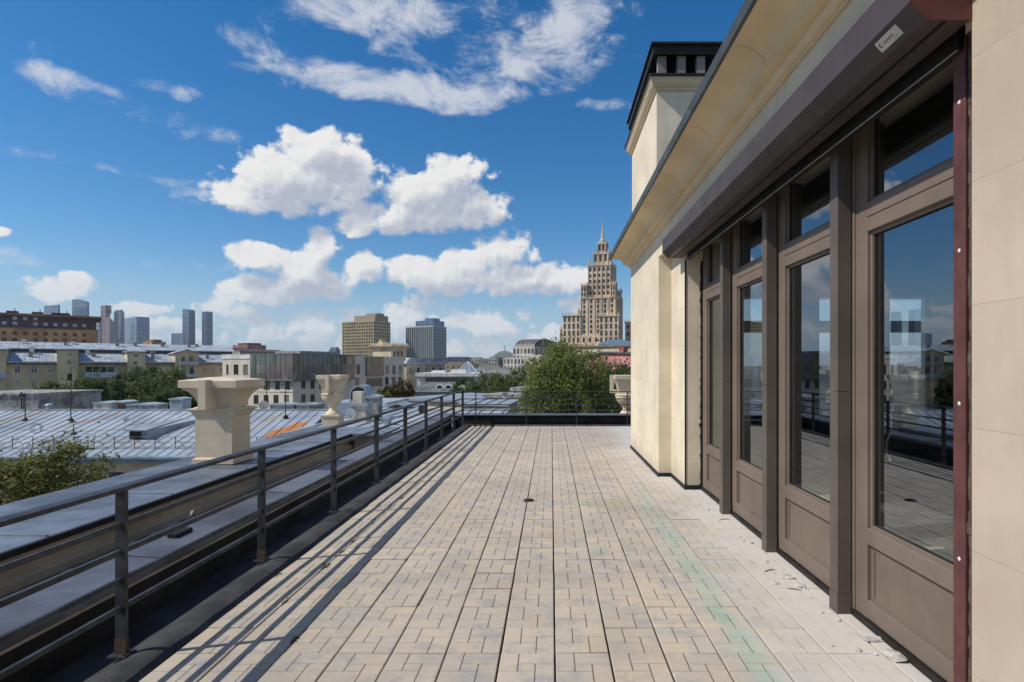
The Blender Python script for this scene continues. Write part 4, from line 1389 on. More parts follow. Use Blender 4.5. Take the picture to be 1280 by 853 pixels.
yb.win('front', 253.5, 459.5, 257.5, 466.5); yb.win('front', 264, 459.5, 268, 466.5); yb.win('front', 274, 459.5, 278, 466.5)
yb.win('front', 253.5, 474, 257.5, 481); yb.win('front', 264, 474, 268, 481)
yb.finish(EZ2, M_yel)
Wy = yb.W
rf = sloped_roof(MB(), -.3, Wy + .3, -.7, EZ2 + .05, 8.0, EZ2 + 2.2, seam=1.1, sh=.06)
rf.box(-.3, Wy + .3, -.9, -.71, EZ2 - .2, EZ2 + .1)
yb.p(rf, 'roof', M_tin2)
yb.p(MB().box(-.2, Wy + .2, -.68, .0, EZ2 - .45, EZ2 - .08), 'eave', mat('brown_eave', (.16, .12, .09), .8))
yb.p(MB().box(0, Wy, 8.02, 16, EZ2 + .01, EZ2 + 2.9), 'clerestory', mat('dark_band', (.13, .13, .13), .7))
rf = sloped_roof(MB(), -.5, Wy + .5, 7.3, EZ2 + 2.95, 15, EZ2 + 4.6, seam=1.4, sh=.06)
rf.prism([(15, EZ2 + 4.6), (15, EZ2 + 4.4), (24, EZ2 + 2.0), (24, EZ2 + 2.2)], 0, -.5, Wy + .5)
yb.p(rf, 'upper_roof', M_tin2)


def bay(px0, px1, ztop_py, wins, gable=False, proj=1.3):
    u0, _ = yb.uv('front', px0, 440); u1, zt = yb.uv('front', px1, ztop_py)
    mb = MB()
    rs = []
    for (a, b, c, d, st) in wins:
        ua, za = yb.uv('front', a, b); ub, zb = yb.uv('front', c, d)
        rs.append((ua - u0, ub - u0, zb, za))
    wall_openings(mb, (u0, -proj), (1, 0), (0, -1), u1 - u0, 0, zt, rs, .25)
    mb.quad((u0, -proj, 0), (u0, -proj, zt), (u0, 8.5, zt), (u0, 8.5, 0))
    mb.quad((u1, -proj, 0), (u1, 8.5, 0), (u1, 8.5, zt), (u1, -proj, zt))
    mb.quad((u0, -proj, zt), (u1, -proj, zt), (u1, 8.5, zt), (u0, 8.5, zt))
    b = yb.p(mb, 'stair_bay', M_yel)
    for r in rs:
        o = yb.p(MB().box(0, r[1] - r[0], .1, .16, 0, r[3] - r[2]), 'window', M_farglass, b)
        o.location = (u0 + r[0], -proj, r[2])
    rb = MB(); o = .45; cx_ = (u0 + u1) / 2
    if gable:
        rb.prism([(u0 - o, zt - .05), (cx_, zt + .95), (u1 + o, zt - .05), (u1 + o, zt + .08), (cx_, zt + 1.1), (u0 - o, zt + .08)], 1, -proj - .4, 9)
        yb.p(MB().prism([(u0, zt + .004), (u1, zt + .004), (cx_, zt + .98)], 1, -proj, 8.4), 'gable', M_yel, b)
    else:
        rb.loft([[(u0 - o, -proj - o, z), (u1 + o, -proj - o, z), (u1 + o, 9, z), (u0 - o, 9, z)] for z in (zt + .005, zt + .14)])
        rb.loft([[(u0 - o, -proj - o, zt + .141), (u1 + o, -proj - o, zt + .141), (u1 + o, 9, zt + .141), (u0 - o, 9, zt + .141)], [(cx_ - .3, 1.5, zt + .75), (cx_ + .3, 1.5, zt + .75), (cx_ + .3, 8.5, zt + .75), (cx_ - .3, 8.5, zt + .75)]])
    yb.p(rb, 'bay_roof', M_tin2, b)


bay(-22, 8, 437.5, [(-4, 467, 2, 475, 'two')])
bay(71, 98, 437.5, [(84, 442.3, 90, 444.6, 'one'), (84, 451, 89, 455.5, 'one'), (84, 467, 90, 475.5, 'two')])
bay(158.5, 181, 440.5, [(166.5, 443.6, 172, 446, 'one'), (166.5, 452, 171, 455.5, 'one'), (166.5, 466, 171.5, 474, 'one')])
bay(218, 247, 442.5, [(225.5, 446, 230, 452.5, 'two'), (235, 446, 240, 452.5, 'two'), (226, 459, 231, 467, 'two'), (236, 459, 241, 467, 'two')], True)
for px0, px1, py0, py1 in ((105, 146, 465.5, 471.5), (-20, 8.5, 467, 473), (223, 246, 452.5, 456), (222, 246, 467.5, 472)):
    u0, zt = yb.uv('front', px0, py0); u1, zb = yb.uv('front', px1, py1)
    pj = 1.5 if px0 < 200 else 2.3
    bo = yb.p(MB().box(u0, u1, -pj, -pj + .08, zb, zt).box(u0, u0 + .08, -pj + .08, -.01, zb, zt).box(u1 - .08, u1, -pj + .08, -.01, zb, zt), 'balcony', mat('balcony_grey', (.42, .45, .50), .7, 0, .1, 1))
    yb.p(MB().box(u0 + .002, u1 - .002, -pj + .002, -.012, zb - .18, zb - .003), 'balcony_slab', M_stackb, bo)
for k, (px_, py0, py1, yy) in enumerate(((26.5, 424, 433, 13), (93.5, 427, 435, 13), (38.5, 434.5, 443, 6.5), (111, 437.5, 443.5, 6.2), (83, 430, 435, 12), (152, 424.5, 431, 12), (176, 434, 440, 12), (212, 433, 441, 12), (247, 431, 440, 12), (258, 434, 440, 13), (194, 439, 446, 5), (118, 441, 448, 4.2), (37.5, 443, 448, 3.6), (193, 446, 450, 3), (262, 446, 450, 3))):
    u0, zt = yb.uv('front', px_, py0)
    base = EZ2 + (3.6 if yy > 8 else 1.0)
    o = yb.p(MB().box(-.35, .35, -.35, .35, base, max(zt + yy * .02, base + 1)).box(-.45, .45, -.45, .45, max(zt + yy * .02, base + 1) + .003, max(zt + yy * .02, base + 1) + .18), 'chimney', M_white if k < 4 else M_stackb)
    o.location = (u0, yy, 0)

# ------------------------------------------------------------------ office with glass corner
ofb = Bld.corner('glass_corner_office', 'cream stone office with green glass corner storey behind the urns', 'office', 278, 366, 505, 122, 21)
M_stone = mat('office_stone', (.66, .60, .50), .85, 0, .06, .4)
oh = zat(444, 128) - GZ
for px_ in (282.8, 292, 304):
    ofb.win('front', px_, 456, px_ + (2.8 if px_ < 290 else 6), 468, 'two')
for px_ in (331.5, 344, 356.8):
    ofb.win('front', px_, 476, px_ + 5.8, 487, 'two')
for px_ in (282, 291.5, 304, 317, 329.5, 342, 355.2):
    ofb.win('front', px_, 494, px_ + 6.2, 505, 'two'); ofb.win('front', px_, 512, px_ + 6.2, 523, 'two')
    if px_ < 330: ofb.win('front', px_, 476, px_ + 6.2, 487, 'two')
for px_ in (376.5, 388):
    ofb.win('right', px_, 475, px_ + 5.5, 486, 'two'); ofb.win('right', px_, 493, px_ + 5.5, 503, 'two')
ofb.win('right', 399, 475, 404, 486, 'two'); ofb.win('right', 410, 475, 414.5, 486, 'two'); ofb.win('right', 421, 475, 425, 485.5, 'two')
ofb.win('right', 445.3, 456, 450.3, 467.5, 'two'); ofb.win('right', 444, 472.5, 449, 482, 'two')
for px_ in (482, 490.5, 498.5):
    ofb.win('right', px_, 457, px_ + 3.8, 467.5, 'two'); ofb.win('right', px_ - .5, 471.5, px_ + 3.6, 481, 'two'); ofb.win('right', px_ - .5, 486, px_ + 3.6, 495, 'two')
ofb.win('right', 457.5, 473, 478, 483, 'four')
ofb.finish(oh, M_stone, frame=mat('office_frame', (.12, .12, .11), .5))
# white attic over the left part
u1, _ = ofb.uv('front', 317, 440)
ofb.p(MB().box(-.15, u1, -.15, 6, oh + .003, oh + .15).box(-.12, u1, -.12, .0, oh - .85, oh), 'attic', mat('attic_white', (.78, .76, .72), .8))
u7, _ = ofb.uv('right', 440, 440)
def office_glass():
    m = bpy.data.materials.new('office_glass'); m.use_nodes = True; MATS['office_glass'] = m
    q = NT(m.node_tree); b = m.node_tree.nodes['Principled BSDF']
    pos = q.n('ShaderNodeTexCoord').outputs['Object']
    cell = q.v('FLOOR', q.v('DIVIDE', q.v('ADD', pos, (.02, .02, .02)), (1.45, 1.45, 1.9)))
    wn = q.n('ShaderNodeTexWhiteNoise'); q.put(wn.inputs[0], cell)
    n, _ = q.noise(q.v('MULTIPLY', pos, (.12, .12, .3)), 1.0, 3)
    c = q.mix(wn.outputs['Value'], (.045, .075, .065), (.13, .17, .15))
    c = q.mix(q.m('GREATER_THAN', wn.outputs['Value'], .84), c, (.20, .22, .20))
    c = q.mix(q.m('MULTIPLY', q.ramp(n, .45, .6), .6), c, (.17, .10, .10))
    q.put(b.inputs['Base Color'], c)
    b.inputs['Roughness'].default_value = .06; b.inputs['Specular IOR Level'].default_value = .9
    return m


M_cw = office_glass()
gbz0, gbz1 = zat(476, 124) - GZ, zat(443.5, 124) - GZ
gb = ofb.p(MB().box(u1 + .1, ofb.W + .9, -.9, u7, gbz0 + .35, gbz1), 'glass_storey', M_cw)
mu = MB()
for k in range(int((ofb.W + .9 - u1) / 1.45)):
    xx = u1 + .1 + k * 1.45
    mu.box(xx - .03, xx + .03, -.94, -.902, gbz0 + .3, gbz1)
for k in range(int(u7 / 1.45)):
    yy = -.8 + k * 1.45
    mu.box(ofb.W + .902, ofb.W + .94, yy - .03, yy + .03, gbz0 + .3, gbz1)
ofb.p(mu, 'mullion', mat('mullion_dark', (.08, .09, .09), .5), gb)
ofb.p(MB().box(u1, ofb.W + 1.0, -1.0, u7 + .1, gbz0, gbz0 + .345).box(u1, ofb.W + 1.0, -1.0, u7 + .1, gbz1 + .003, gbz1 + .25), 'fascia', mat('fascia_grey', (.16, .17, .17), .6), gb)
# floor bands and second glazed bay
bd = MB()
zz = zat(488.5, 124) - GZ
bd.box(-.08, ofb.W + .08, -.08, -.003, zz - .3, zz).box(ofb.W + .003, ofb.W + .08, -.08, ofb.D, zz - .3, zz)
ofb.p(bd, 'string_course', M_stone)
ua, _ = ofb.uv('right', 457, 460); ub, _ = ofb.uv('right', 478, 460)
za = ofb.uv('right', 467, 470)[1]; zb = ofb.uv('right', 467, 446)[1]
ofb.p(MB().box(ofb.W + .01, ofb.W + .5, ua, ub, za, zb), 'glass_bay', M_cw)
ofb.p(MB().box(u1 + 2, ofb.W - 2, 4, 16, gbz1 + .26, gbz1 + .9), 'roof_plant', M_stackb)

# neoclassical attic pavilion behind it
pv = Bld.corner('cornice_pavilion', 'ornate cream pavilion with heavy cornice behind the office', 'building', 466, 489, 508, 190, 24)
ph_ = zat(436, 190) - GZ
for px_ in (492, 496.5, 501):
    pv.win('right', px_, 439, px_ + 2.4, 446, 'pane')
pv.finish(ph_, mat('pavilion_stone', (.66, .55, .38), .85, 0, .1, .4), depth=.5)
mm = moulding(MB(), 0, pv.W, 0, pv.D, ph_ - .3, [(0, 0), (.2, .1), (.4, .5), (.9, .8), (1.1, 1.2), (1.1, 1.4)])
pv.p(mm, 'cornice', MATS['pavilion_stone'])
an = MB()
for k in range(9):
    an.lathe([(.25, ph_ + 1.1), (.4, ph_ + 1.4), (.2, ph_ + 1.9), (.05, ph_ + 2.1)], pv.W * k / 8, -.6, 6)
    an.lathe([(.25, ph_ + 1.1), (.4, ph_ + 1.4), (.2, ph_ + 1.9), (.05, ph_ + 2.1)], pv.W + .6, pv.D * k / 8, 6)
an.loft([[(pv.W * .3 - a, -.8, ph_ + 1.1 + z), (pv.W * .7 + a, -.8, ph_ + 1.1 + z), (pv.W * .7 + a, 1, ph_ + 1.1 + z), (pv.W * .3 - a, 1, ph_ + 1.1 + z)] for a, z in ((0, 0), (-.6, 1.2), (-2.4, 2.0))])
pv.p(an, 'finial', MATS['pavilion_stone'])
ob2 = Bld.corner('side_wing', 'dull brown wing with pale tin roof in front of the blue grey office slab', 'building', 504, 508, 556, 175, 24)
ob2h = zat(455.5, 175) - GZ
us_ = [k * 4.0 + 2 for k in range(int(ob2.D / 4))]
ob2.grid('right', us_, [ob2h - 3.2, ob2h - 7, ob2h - 10.8], 1.5, 2.1)
ob2.finish(ob2h, mat('brown_wing', (.40, .34, .27), .9, 0, .15, .3))
ob2.p(moulding(MB(), 0, ob2.W, 0, ob2.D, ob2h, [(0, 0), (.6, .1), (.6, .3), (-1.5, 2.0), (-1.6, 2.0)]), 'roof', M_tin2)

# ------------------------------------------------------------------ long brown brick hotel
bh = Bld('brick_hotel', 'long orange brown brick hotel with dark mansard storeys at upper left', 'hotel', at(-90, 0, 300), at(123, 0, 345), 60)
hz1 = zat(412, 345) - GZ
L = bh.W
zt = lambda py: bh.uv('front', 60, py)[1]
rows = [hz1 - 4.6 - 3.75 * k for k in range(6)]
cols = [3 + 4.35 * k for k in range(int((L - 4) / 4.35))]
bh.grid('front', cols, rows, 2.0, 2.0, 'pane')
bh.grid('right', [5 + 5 * k for k in range(8)], rows, 2.0, 2.0, 'pane')
bh.finish(hz1 - .6, mat('orange_brick', (.62, .33, .155), .9, 0, .16, .12), depth=.4, glass=mat('hotel_pane', (.13, .085, .065), .3, 0, .3, .2))
mh = zat(396.5, 345) - zat(411, 345)
bh.p(MB().box(1.0, L - 1.0, 1.2, 40, hz1 - .55, hz1 + mh * .92), 'mansard', mat('mansard_dark', (.11, .062, .062), .7, 0, .2, .1))
bh.p(MB().box(-1.4, L + 1.4, -.6, 42, hz1 + mh * .92 + .01, hz1 + mh * 1.1), 'roof', mat('red_eave', (.30, .16, .11), .85, 0, .15, .1))
bh.p(MB().box(-.6, L + .6, -.5, .4, hz1 - .59, hz1 - .2), 'ledge', mat('red_eave2', (.30, .18, .12), .85))
wmesh = None
for row, zoff in ((0, .58), (1, .16)):
    for k in range(len(cols)):
        if row == 0 and k > len(cols) - 5: continue
        if (k * 7 + row * 3) % 11 in (4, 9): continue
        if wmesh is None:
            wmesh = bh.p(MB().box(-.95, .95, .7, 1.19, 0, 1.8), 'dormer_window', mat('dormer_white', (.55, .50, .47), .6))
            o = wmesh
        else:
            o = clone(wmesh, bh.root)
        o.location = (cols[k], 0, hz1 + mh * zoff)
for px_ in (12, 45, 70, 80):
    u0, z0_ = bh.uv('front', px_, 392)
    o = bh.p(MB().box(-2.5, 2.5, 0, 6, hz1 + mh * 1.1, hz1 + mh * 1.1 + 2.2).lathe([(.3, hz1 + mh * 1.1 + 2.2), (.2, hz1 + mh * 1.1 + 4)], 1, 3, 5), 'roof_plant', MATS['mansard_dark'])
    o.location = (u0, 14, 0)

# ------------------------------------------------------------------ distant towers
DT = 1700.0
TW_BLUE = curtain_glass('tower_blue', (.12, .19, .29), (.20, .27, .36), 12, 8, .25)
TW_GREY = curtain_glass('tower_grey', (.17, .22, .28), (.27, .32, .38), 12, 8, .3)
TW_DARK = curtain_glass('tower_dark', (.08, .125, .20), (.15, .20, .27), 12, 8, .25)
TW_PINK = curtain_glass('tower_pink', (.36, .24, .22), (.20, .16, .18), 14, 22, .4, .3)


def tower(name, label, pxl, pxc, pxr, py_l, py_r, m, d=DT, yaw=28, m2=None, curve=0.0):
    b = Bld.corner(name, label, 'skyscraper', pxl, pxc, pxr, d, yaw)
    hl, hr = zat(py_l, d) - GZ, zat(py_r, d) - GZ
    n = 8; mb = MB(); rings = []
    for k in range(n + 1):
        t = k / n
        h = hl + (hr - hl) * (t if not curve else t ** (1 + curve))
        rings.append([(b.W * t, 0, 0), (b.W * t, 0, h), (b.W * t, b.D, h), (b.W * t, b.D, 0)])
    mb.loft(rings)
    b.p(mb, 'body', m)
    return b


tower('glass_tower', 'blue glass tower block peeping over the brick hotel roof', 55, 73, 75, 381, 381, TW_DARK)
cv = tower('sail_tower', 'dark blue tower with curved sail shaped top above the brick hotel', 90, 109, 111.5, 372.5, 378, TW_DARK, curve=1.2)
pk = tower('pink_tower', 'slender pink and grey striped tower with slanted crown', 126, 132, 137.5, 382, 382, TW_PINK)
pk.p(MB().prism([(0, zat(382, DT) - GZ + .5), (pk.D, zat(382, DT) - GZ + .5), (pk.D, zat(392, DT) - GZ)], 0, pk.W + .1, pk.W + 8), 'crown', TW_PINK)
pl_ = Bld.corner('pink_podium_tower', 'lower pink tower with sloping shoulder beside the slender striped one', 'skyscraper', 131, 137, 144.5, DT - 30, 28)
hA, hB = zat(398, DT) - GZ, zat(405, DT) - GZ
pl_.p(MB().prism([(0, 0), (pl_.D, 0), (pl_.D, hB), (0, hA)], 0, 0, pl_.W), 'body', TW_PINK)
tower('pale_tower', 'pale grey blue tower sliver right of the brick hotel corner', 118, 124, 126, 399, 399, TW_GREY, d=1500)
tw1 = tower('grey_glass_tower', 'grey blue glass tower with flat raised top among the skyscrapers', 142.5, 151, 155.5, 390, 390, TW_GREY)
tw1.p(MB().box(tw1.W * .1, tw1.W * .9, tw1.D * .1, tw1.D * .9, zat(390, DT) - GZ + .3, zat(387.5, DT) - GZ), 'crown', TW_GREY)
tower('twin_slab_tower', 'broad pale and dark two faced slab tower in the middle of the skyscrapers', 155, 170.5, 187, 396, 396, TW_BLUE, yaw=40)
bt = tower('curved_slab_tower', 'tall blue slab tower with curved shoulder right of the skyscraper group', 228, 236, 244, 385.5, 387.5, TW_BLUE)
tower('low_tower_annex', 'low blue block attached to the tall curved slab tower', 214, 229, 231, 416.5, 416.5, TW_BLUE, d=DT - 40)
tower('lone_slab_tower', 'narrow dark blue slab tower standing alone at the right of the group', 252.5, 258, 266, 389.5, 389.5, TW_DARK, yaw=35)

bo_ = Bld.corner('orange_block', 'small orange brown block below the skyscrapers with rooftop parapet', 'building', 178, 190, 207.5, 420, 30)
hb = zat(427, 420) - GZ
bo_.grid('right', [4 + 4 * k for k in range(8)], [hb - 4, hb - 8], 1.8, 1.8)
bo_.finish(hb, mat('orange_wall', (.42, .25, .13), .9, 0, .15, .2))
bo_.p(MB().box(2, bo_.W - 2, 2, bo_.D - 2, hb + .003, hb + 1.6), 'roof', MATS['red_eave'])
b1 = Bld.corner('red_brick_block', 'distant red brick block above the cream office roof', 'building', 291, 309, 332.5, 520, 30)
hb = zat(431, 520) - GZ
b1.grid('right', [4 + 5 * k for k in range(12)], [hb - 4.2, hb - 8.2], 2, 2)
b1.grid('front', [4 + 5 * k for k in range(7)], [hb - 4.2, hb - 8.2], 2, 2)
b1.finish(hb, mat('red_brick', (.34, .17, .12), .9, 0, .2, .1))
b1.p(MB().box(3, b1.W - 3, 3, b1.D - 3, hb + .003, hb + 1.8), 'roof', MATS['mansard_dark'])
fr_ = Bld('far_roof_house', 'long dark roofed house behind the cream office roof', 'house', at(300, 0, 260), at(362, 0, 280), 20)
fr_.finish(zat(440, 270) - GZ, M_stackb)
fr_.p(sloped_roof(MB(), 0, fr_.W, -.5, zat(440, 270) - GZ, 10, zat(437, 275) - GZ, seam=0), 'roof', MATS['mansard_dark'])
sd = Bld.corner('dark_office', 'small dark glass office with flat cap left of the beige slab hotel', 'office', 411, 420, 425.5, 600, 30)
sd.finish(zat(437, 600) - GZ, TW_DARK)
sd.p(MB().box(1, sd.W - 1, 1, sd.D - 1, zat(437, 600) - GZ + .01, zat(434, 600) - GZ), 'cap', TW_GREY)

# beige slab hotel and blue grey slab
sh_ = Bld.corner('beige_slab_hotel', 'beige concrete slab hotel with window grid behind the office', 'hotel', 428.5, 467.5, 488, 730, 27)
hh = zat(401, 730) - GZ
sh_.grid('front', [sh_.W * (k + .5) / 13 for k in range(13)], [hh - 4.2 - 4.15 * k for k in range(13)], 2.4, 2.3)
sh_.grid('right', [sh_.D * (k + .5) / 8 for k in range(8)], [hh - 4.2 - 4.15 * k for k in range(13)], 2.2, 2.3)
sh_.finish(hh, mat('beige_concrete', (.52, .42, .25), .9, 0, .08, .05), depth=.8)
sh_.p(MB().box(sh_.W * .32, sh_.W * .98, sh_.D * .1, sh_.D * .9, hh + .02, hh + 7.5).box(sh_.W * .62, sh_.W * .95, sh_.D * .25, sh_.D * .7, hh + 7.52, hh + 10.5), 'roof_plant', mat('beige_dark', (.34, .29, .20), .9))
pr = MB()
for k in range(14): pr.box(sh_.W * k / 13 - .35, sh_.W * k / 13 + .35, -.9, -.02, 0, hh)
sh_.p(pr, 'pilaster', MATS['beige_concrete'])
sl = Bld.corner('blue_grey_office_slab', 'blue grey office slab with vertical fins right of the beige hotel', 'office', 508, 541.5, 558, 740, 27)
hh = zat(409, 740) - GZ
sl.p(MB().box(0, sl.W, 0, sl.D, 0, hh), 'wall', curtain_glass('slab_glass', (.09, .125, .15), (.24, .26, .26), 4.1, 3.3, .25, .22))
pr = MB()
for k in range(15): pr.box(sl.W * k / 14 - .3, sl.W * k / 14 + .3, -1.0, -.02, 0, hh + .6)
sl.p(pr, 'fin', mat('fin_grey', (.45, .46, .44), .8))
sl.p(MB().box(-.5, sl.W + .2, -1.1, sl.D, hh + .02, hh + 1.6), 'parapet', MATS['fin_grey'])
sl.p(MB().box(sl.W * .3, sl.W * .97, sl.D * .1, sl.D * .9, hh + 1.62, hh + 9).box(sl.W * .6, sl.W * .9, sl.D * .2, sl.D * .7, hh + 9.02, hh + 12.5), 'roof_plant', TW_BLUE)

# ------------------------------------------------------------------ stalinist tower
M_mfa = mat('tower_stone', (.62, .49, .35), .9, 0, .12, .05)
M_mfa_win = mat('tower_window', (.05, .042, .04), .4, 0, .3, .1)
DM = 580.0
K = DM / F
yawm = R(20)
mf = thing('wedding_cake_tower', 'tall stepped stone tower with spire rising behind the green tree', 'skyscraper', ((752 - VX) / F * DM + 4, DM + 16, GZ), -yawm)
zm = lambda py: zat(py, DM + 10) - GZ
wcount = 0
wproto = None
wrest = MB()


def tier(name, x0, x1, y0, y1, py0, py1, cols, rows, wh=2.4, fins=True, crown=True, ww=2.2, side=0):
    """block of the tower in its own frame, front at y0; py = photo rows of its top and foot"""
    global wcount, wproto
    zb, zt_ = zm(py0), zm(py1)
    mb = MB().box(x0, x1, y0, y1, zt_ if zt_ < zb else zb, max(zb, zt_))
    lo, hi = min(zb, zt_), max(zb, zt_)
    if fins and cols:
        for k in range(cols + 1):
            xx = x0 + (x1 - x0) * k / cols
            mb.box(max(x0, xx - .45), min(x1, xx + .45), y0 - .7, y0 - .01, lo, hi - .8)
    if fins and side:
        for k in range(side + 1):
            yy = y0 + (y1 - y0) * k / side
            mb.box(x1 + .01, x1 + .7, max(y0, yy - .45), min(y1, yy + .45), lo, hi - .8)
    if crown:
        mb.box(x0 - .9, x1 + .9, y0 - .9, y1 + .9, hi - .79, hi + .3)
        n = max(3, int((x1 - x0) / 3))
        for k in range(n + 1):
            xx = x0 + (x1 - x0) * k / n
            mb.lathe([(.55, hi + .31), (.55, hi + 1.6), (.1, hi + 3.2)], xx, y0 - .1, 5)
        n = max(3, int((y1 - y0) / 3))
        for k in range(1, n + 1):
            yy = y0 + (y1 - y0) * k / n
            mb.lathe([(.55, hi + .31), (.55, hi + 1.6), (.1, hi + 3.2)], x1 + .1, yy, 5)
    o = mb.build(name, M_mfa, mf)
    for r_ in range(rows):
        for c_ in range(cols):
            xx = x0 + (x1 - x0) * (c_ + .5) / cols
            zz = lo + (hi - lo - 2.5) * (r_ + .4) / rows
            if wcount >= 100:
                hh_ = min(wh * 1.3, (hi - lo) / rows * .68)
                wrest.box(xx - ww / 2, xx + ww / 2, y0 - .145, y0 - .005, zz, zz + hh_)
                continue
            if wproto is None:
                wproto = MB().box(-.5, .5, -.14, .0, 0, 1).build('window', M_mfa_win, mf); w = wproto
            else:
                w = clone(wproto, mf)
            w.location = (xx, y0 - .005, zz); w.scale = (ww, 1, min(wh * 1.3, (hi - lo) / rows * .68))
            wcount += 1
    if side and rows:
        for r_ in range(rows):
            for c_ in range(side):
                yy = y0 + (y1 - y0) * (c_ + .5) / side; zz = lo + (hi - lo - 2.5) * (r_ + .4) / rows
                wrest.box(x1 + .005, x1 + .14, yy - 1.0, yy + 1.0, zz, zz + 3.0)
    return o


tier('upper_shaft', -14.5, 9.5, -10, 13, 332, 372, 5, 5, 2.6, side=5)
tier('main_shaft', -21.5, 15.5, -13, 17, 373, 432, 5, 9, 2.8, side=6)
tier('corner_turret', -21, -15, -14, -8, 357, 373, 2, 2, side=0)
tier('corner_turret', 10.5, 15.5, -14, -8, 357, 373, 2, 2, side=1)
tier('corner_turret', 10.5, 15.5, 10, 16, 363, 373, 0, 0)
tier('front_bay', -1, 19.5, -17, -13.02, 396, 432, 4, 4, 4.2, fins=False, side=1)
tier('shoulder', -25.5, -21.55, -9, 12, 388, 432, 1, 0)
tier('left_wing', -41, -21.52, -15, 4, 394, 432, 4, 4, 4.2, fins=False, side=0)
tier('left_wing_step', -44, -41.02, -14, 4, 411, 432, 1, 2, 2.6)
tier('right_wing', 20, 52, 12, 32, 402, 432, 6, 3, 3.0)
tier('link_block', -21.4, -1.1, -14.6, -13.02, 419, 432, 3, 1, 3.5, fins=False, crown=False)
tier('lower_body', -44, 52, -20, 30, 432.5, 470, 8, 0, crown=False)
tier('attic_tier', -10, 6, -6, 9, 317, 331, 3, 1, 6.0, side=2)
tier('lantern', -6, 2.5, -3.5, 5.5, 304, 316.5, 2, 1, 5, side=2)
tag(wrest.build('window', M_mfa_win, mf), kind='stuff')
spz = zm(303.5)
MB().lathe([(3.6, spz), (3.4, spz + 4), (2.2, spz + 5.5), (1.9, spz + 9), (1.1, spz + 13), (.55, spz + 21), (.12, spz + 26)], -1.8, 1, 8).build('spire', mat('spire_stone', (.50, .47, .38), .7), mf)
for xx, yy, p0 in ((-14, -9.5, 322), (-10, -6, 310), (6, -6, 312), (9, -9.5, 324), (-6, -3.5, 300), (2.5, -3.5, 300)):
    MB().lathe([(.9, zm(p0) - 9), (.8, zm(p0) - 3), (.1, zm(p0))], xx, yy, 6).build('finial', M_mfa, mf)

# ------------------------------------------------------------------ houses around the big tree
pkh = Bld('pink_house', 'pink house wall with dark round vent and small brick chimney by the tree', 'house', at(736, 0, 98), at(792, 0, 89), 16)
ph2 = zat(446, 95) - GZ
pkh.finish(ph2, mat('pink_wall', (.60, .27, .25), .9, 0, .12, .4))
u_, zp = pkh.uv('front', 762, 441.5)
pkh.p(MB().prism([(-.05, ph2 + .004), (pkh.W + .1, ph2 + .004), (pkh.W + .1, ph2 + .3), (u_ + 1.5, zp), (u_ - 1.5, zp)], 1, 0, 15.9), 'gable', MATS['pink_wall'])
pkh.p(MB().prism([(-.6, ph2), (u_ - 1.5, zp + .02), (pkh.W + .4, zp - .25), (pkh.W + .4, zp), (u_ - 1.5, zp + .28), (-.6, ph2 + .28)], 1, -.4, 16), 'roof', mat('dark_roof', (.13, .13, .15), .7))
uu, zz = pkh.uv('front', 758, 448)
pkh.p(MB().add([(uu + .35 * math.cos(a), -.01, zz + .35 * math.sin(a)) for a in [i * math.pi / 6 for i in range(12)]], [tuple(range(12))]), 'round_vent', M_dark)
uu, zz = pkh.uv('front', 765, 436)
pkh.p(MB().box(uu - .55, uu + .55, 2, 3, zp, zz).box(uu - .7, uu - .2, 1.9, 3.1, zz + .002, zz + .25).box(uu + .2, uu + .7, 1.9, 3.1, zz + .002, zz + .25), 'chimney', mat('chimney_red', (.40, .14, .12), .9))
cb = Bld('cream_house', 'cream walled house behind the pink gable at the foot of the stone tower', 'house', at(690, 0, 137), at(800, 0, 123), 20)
ch_ = zat(434, 130) - GZ
cb.finish(ch_, mat('cream_far', (.62, .51, .36), .9, 0, .1, .3))
cb.p(MB().box(-.3, cb.W + .3, -.4, 20, ch_ + .003, ch_ + .3), 'roof', mat('brown_roof', (.28, .2, .14), .9))
dome = Bld('blue_roof_house', 'long low house with blue grey hipped metal roof before the stone tower', 'house', at(746, 0, 170), at(800, 0, 170), 22)
dh = zat(433.5, 170) - GZ
dome.finish(dh, MATS['cream_far'])
W_ = dome.W
rings = [[(-.4 + o, -.4 + o * .8, dh + z), (W_ + .4 - o, -.4 + o * .8, dh + z), (W_ + .4 - o, 22 - o, dh + z), (-.4 + o, 22 - o, dh + z)] for o, z in ((0, 0), (1.2, .9), (2.8, 1.7), (4.6, 2.2), (5.4, 2.3))]
dome.p(MB().loft(rings), 'roof', mat('blue_roof', (.16, .24, .30), .5, .2))
for xx in (.3, W_ - 2.2):
    dome.p(MB().lathe([(.35, dh), (.35, dh + .9), (.45, dh + 1.0), (.05, dh + 1.3)], xx, -.7, 8), 'vent', M_white)

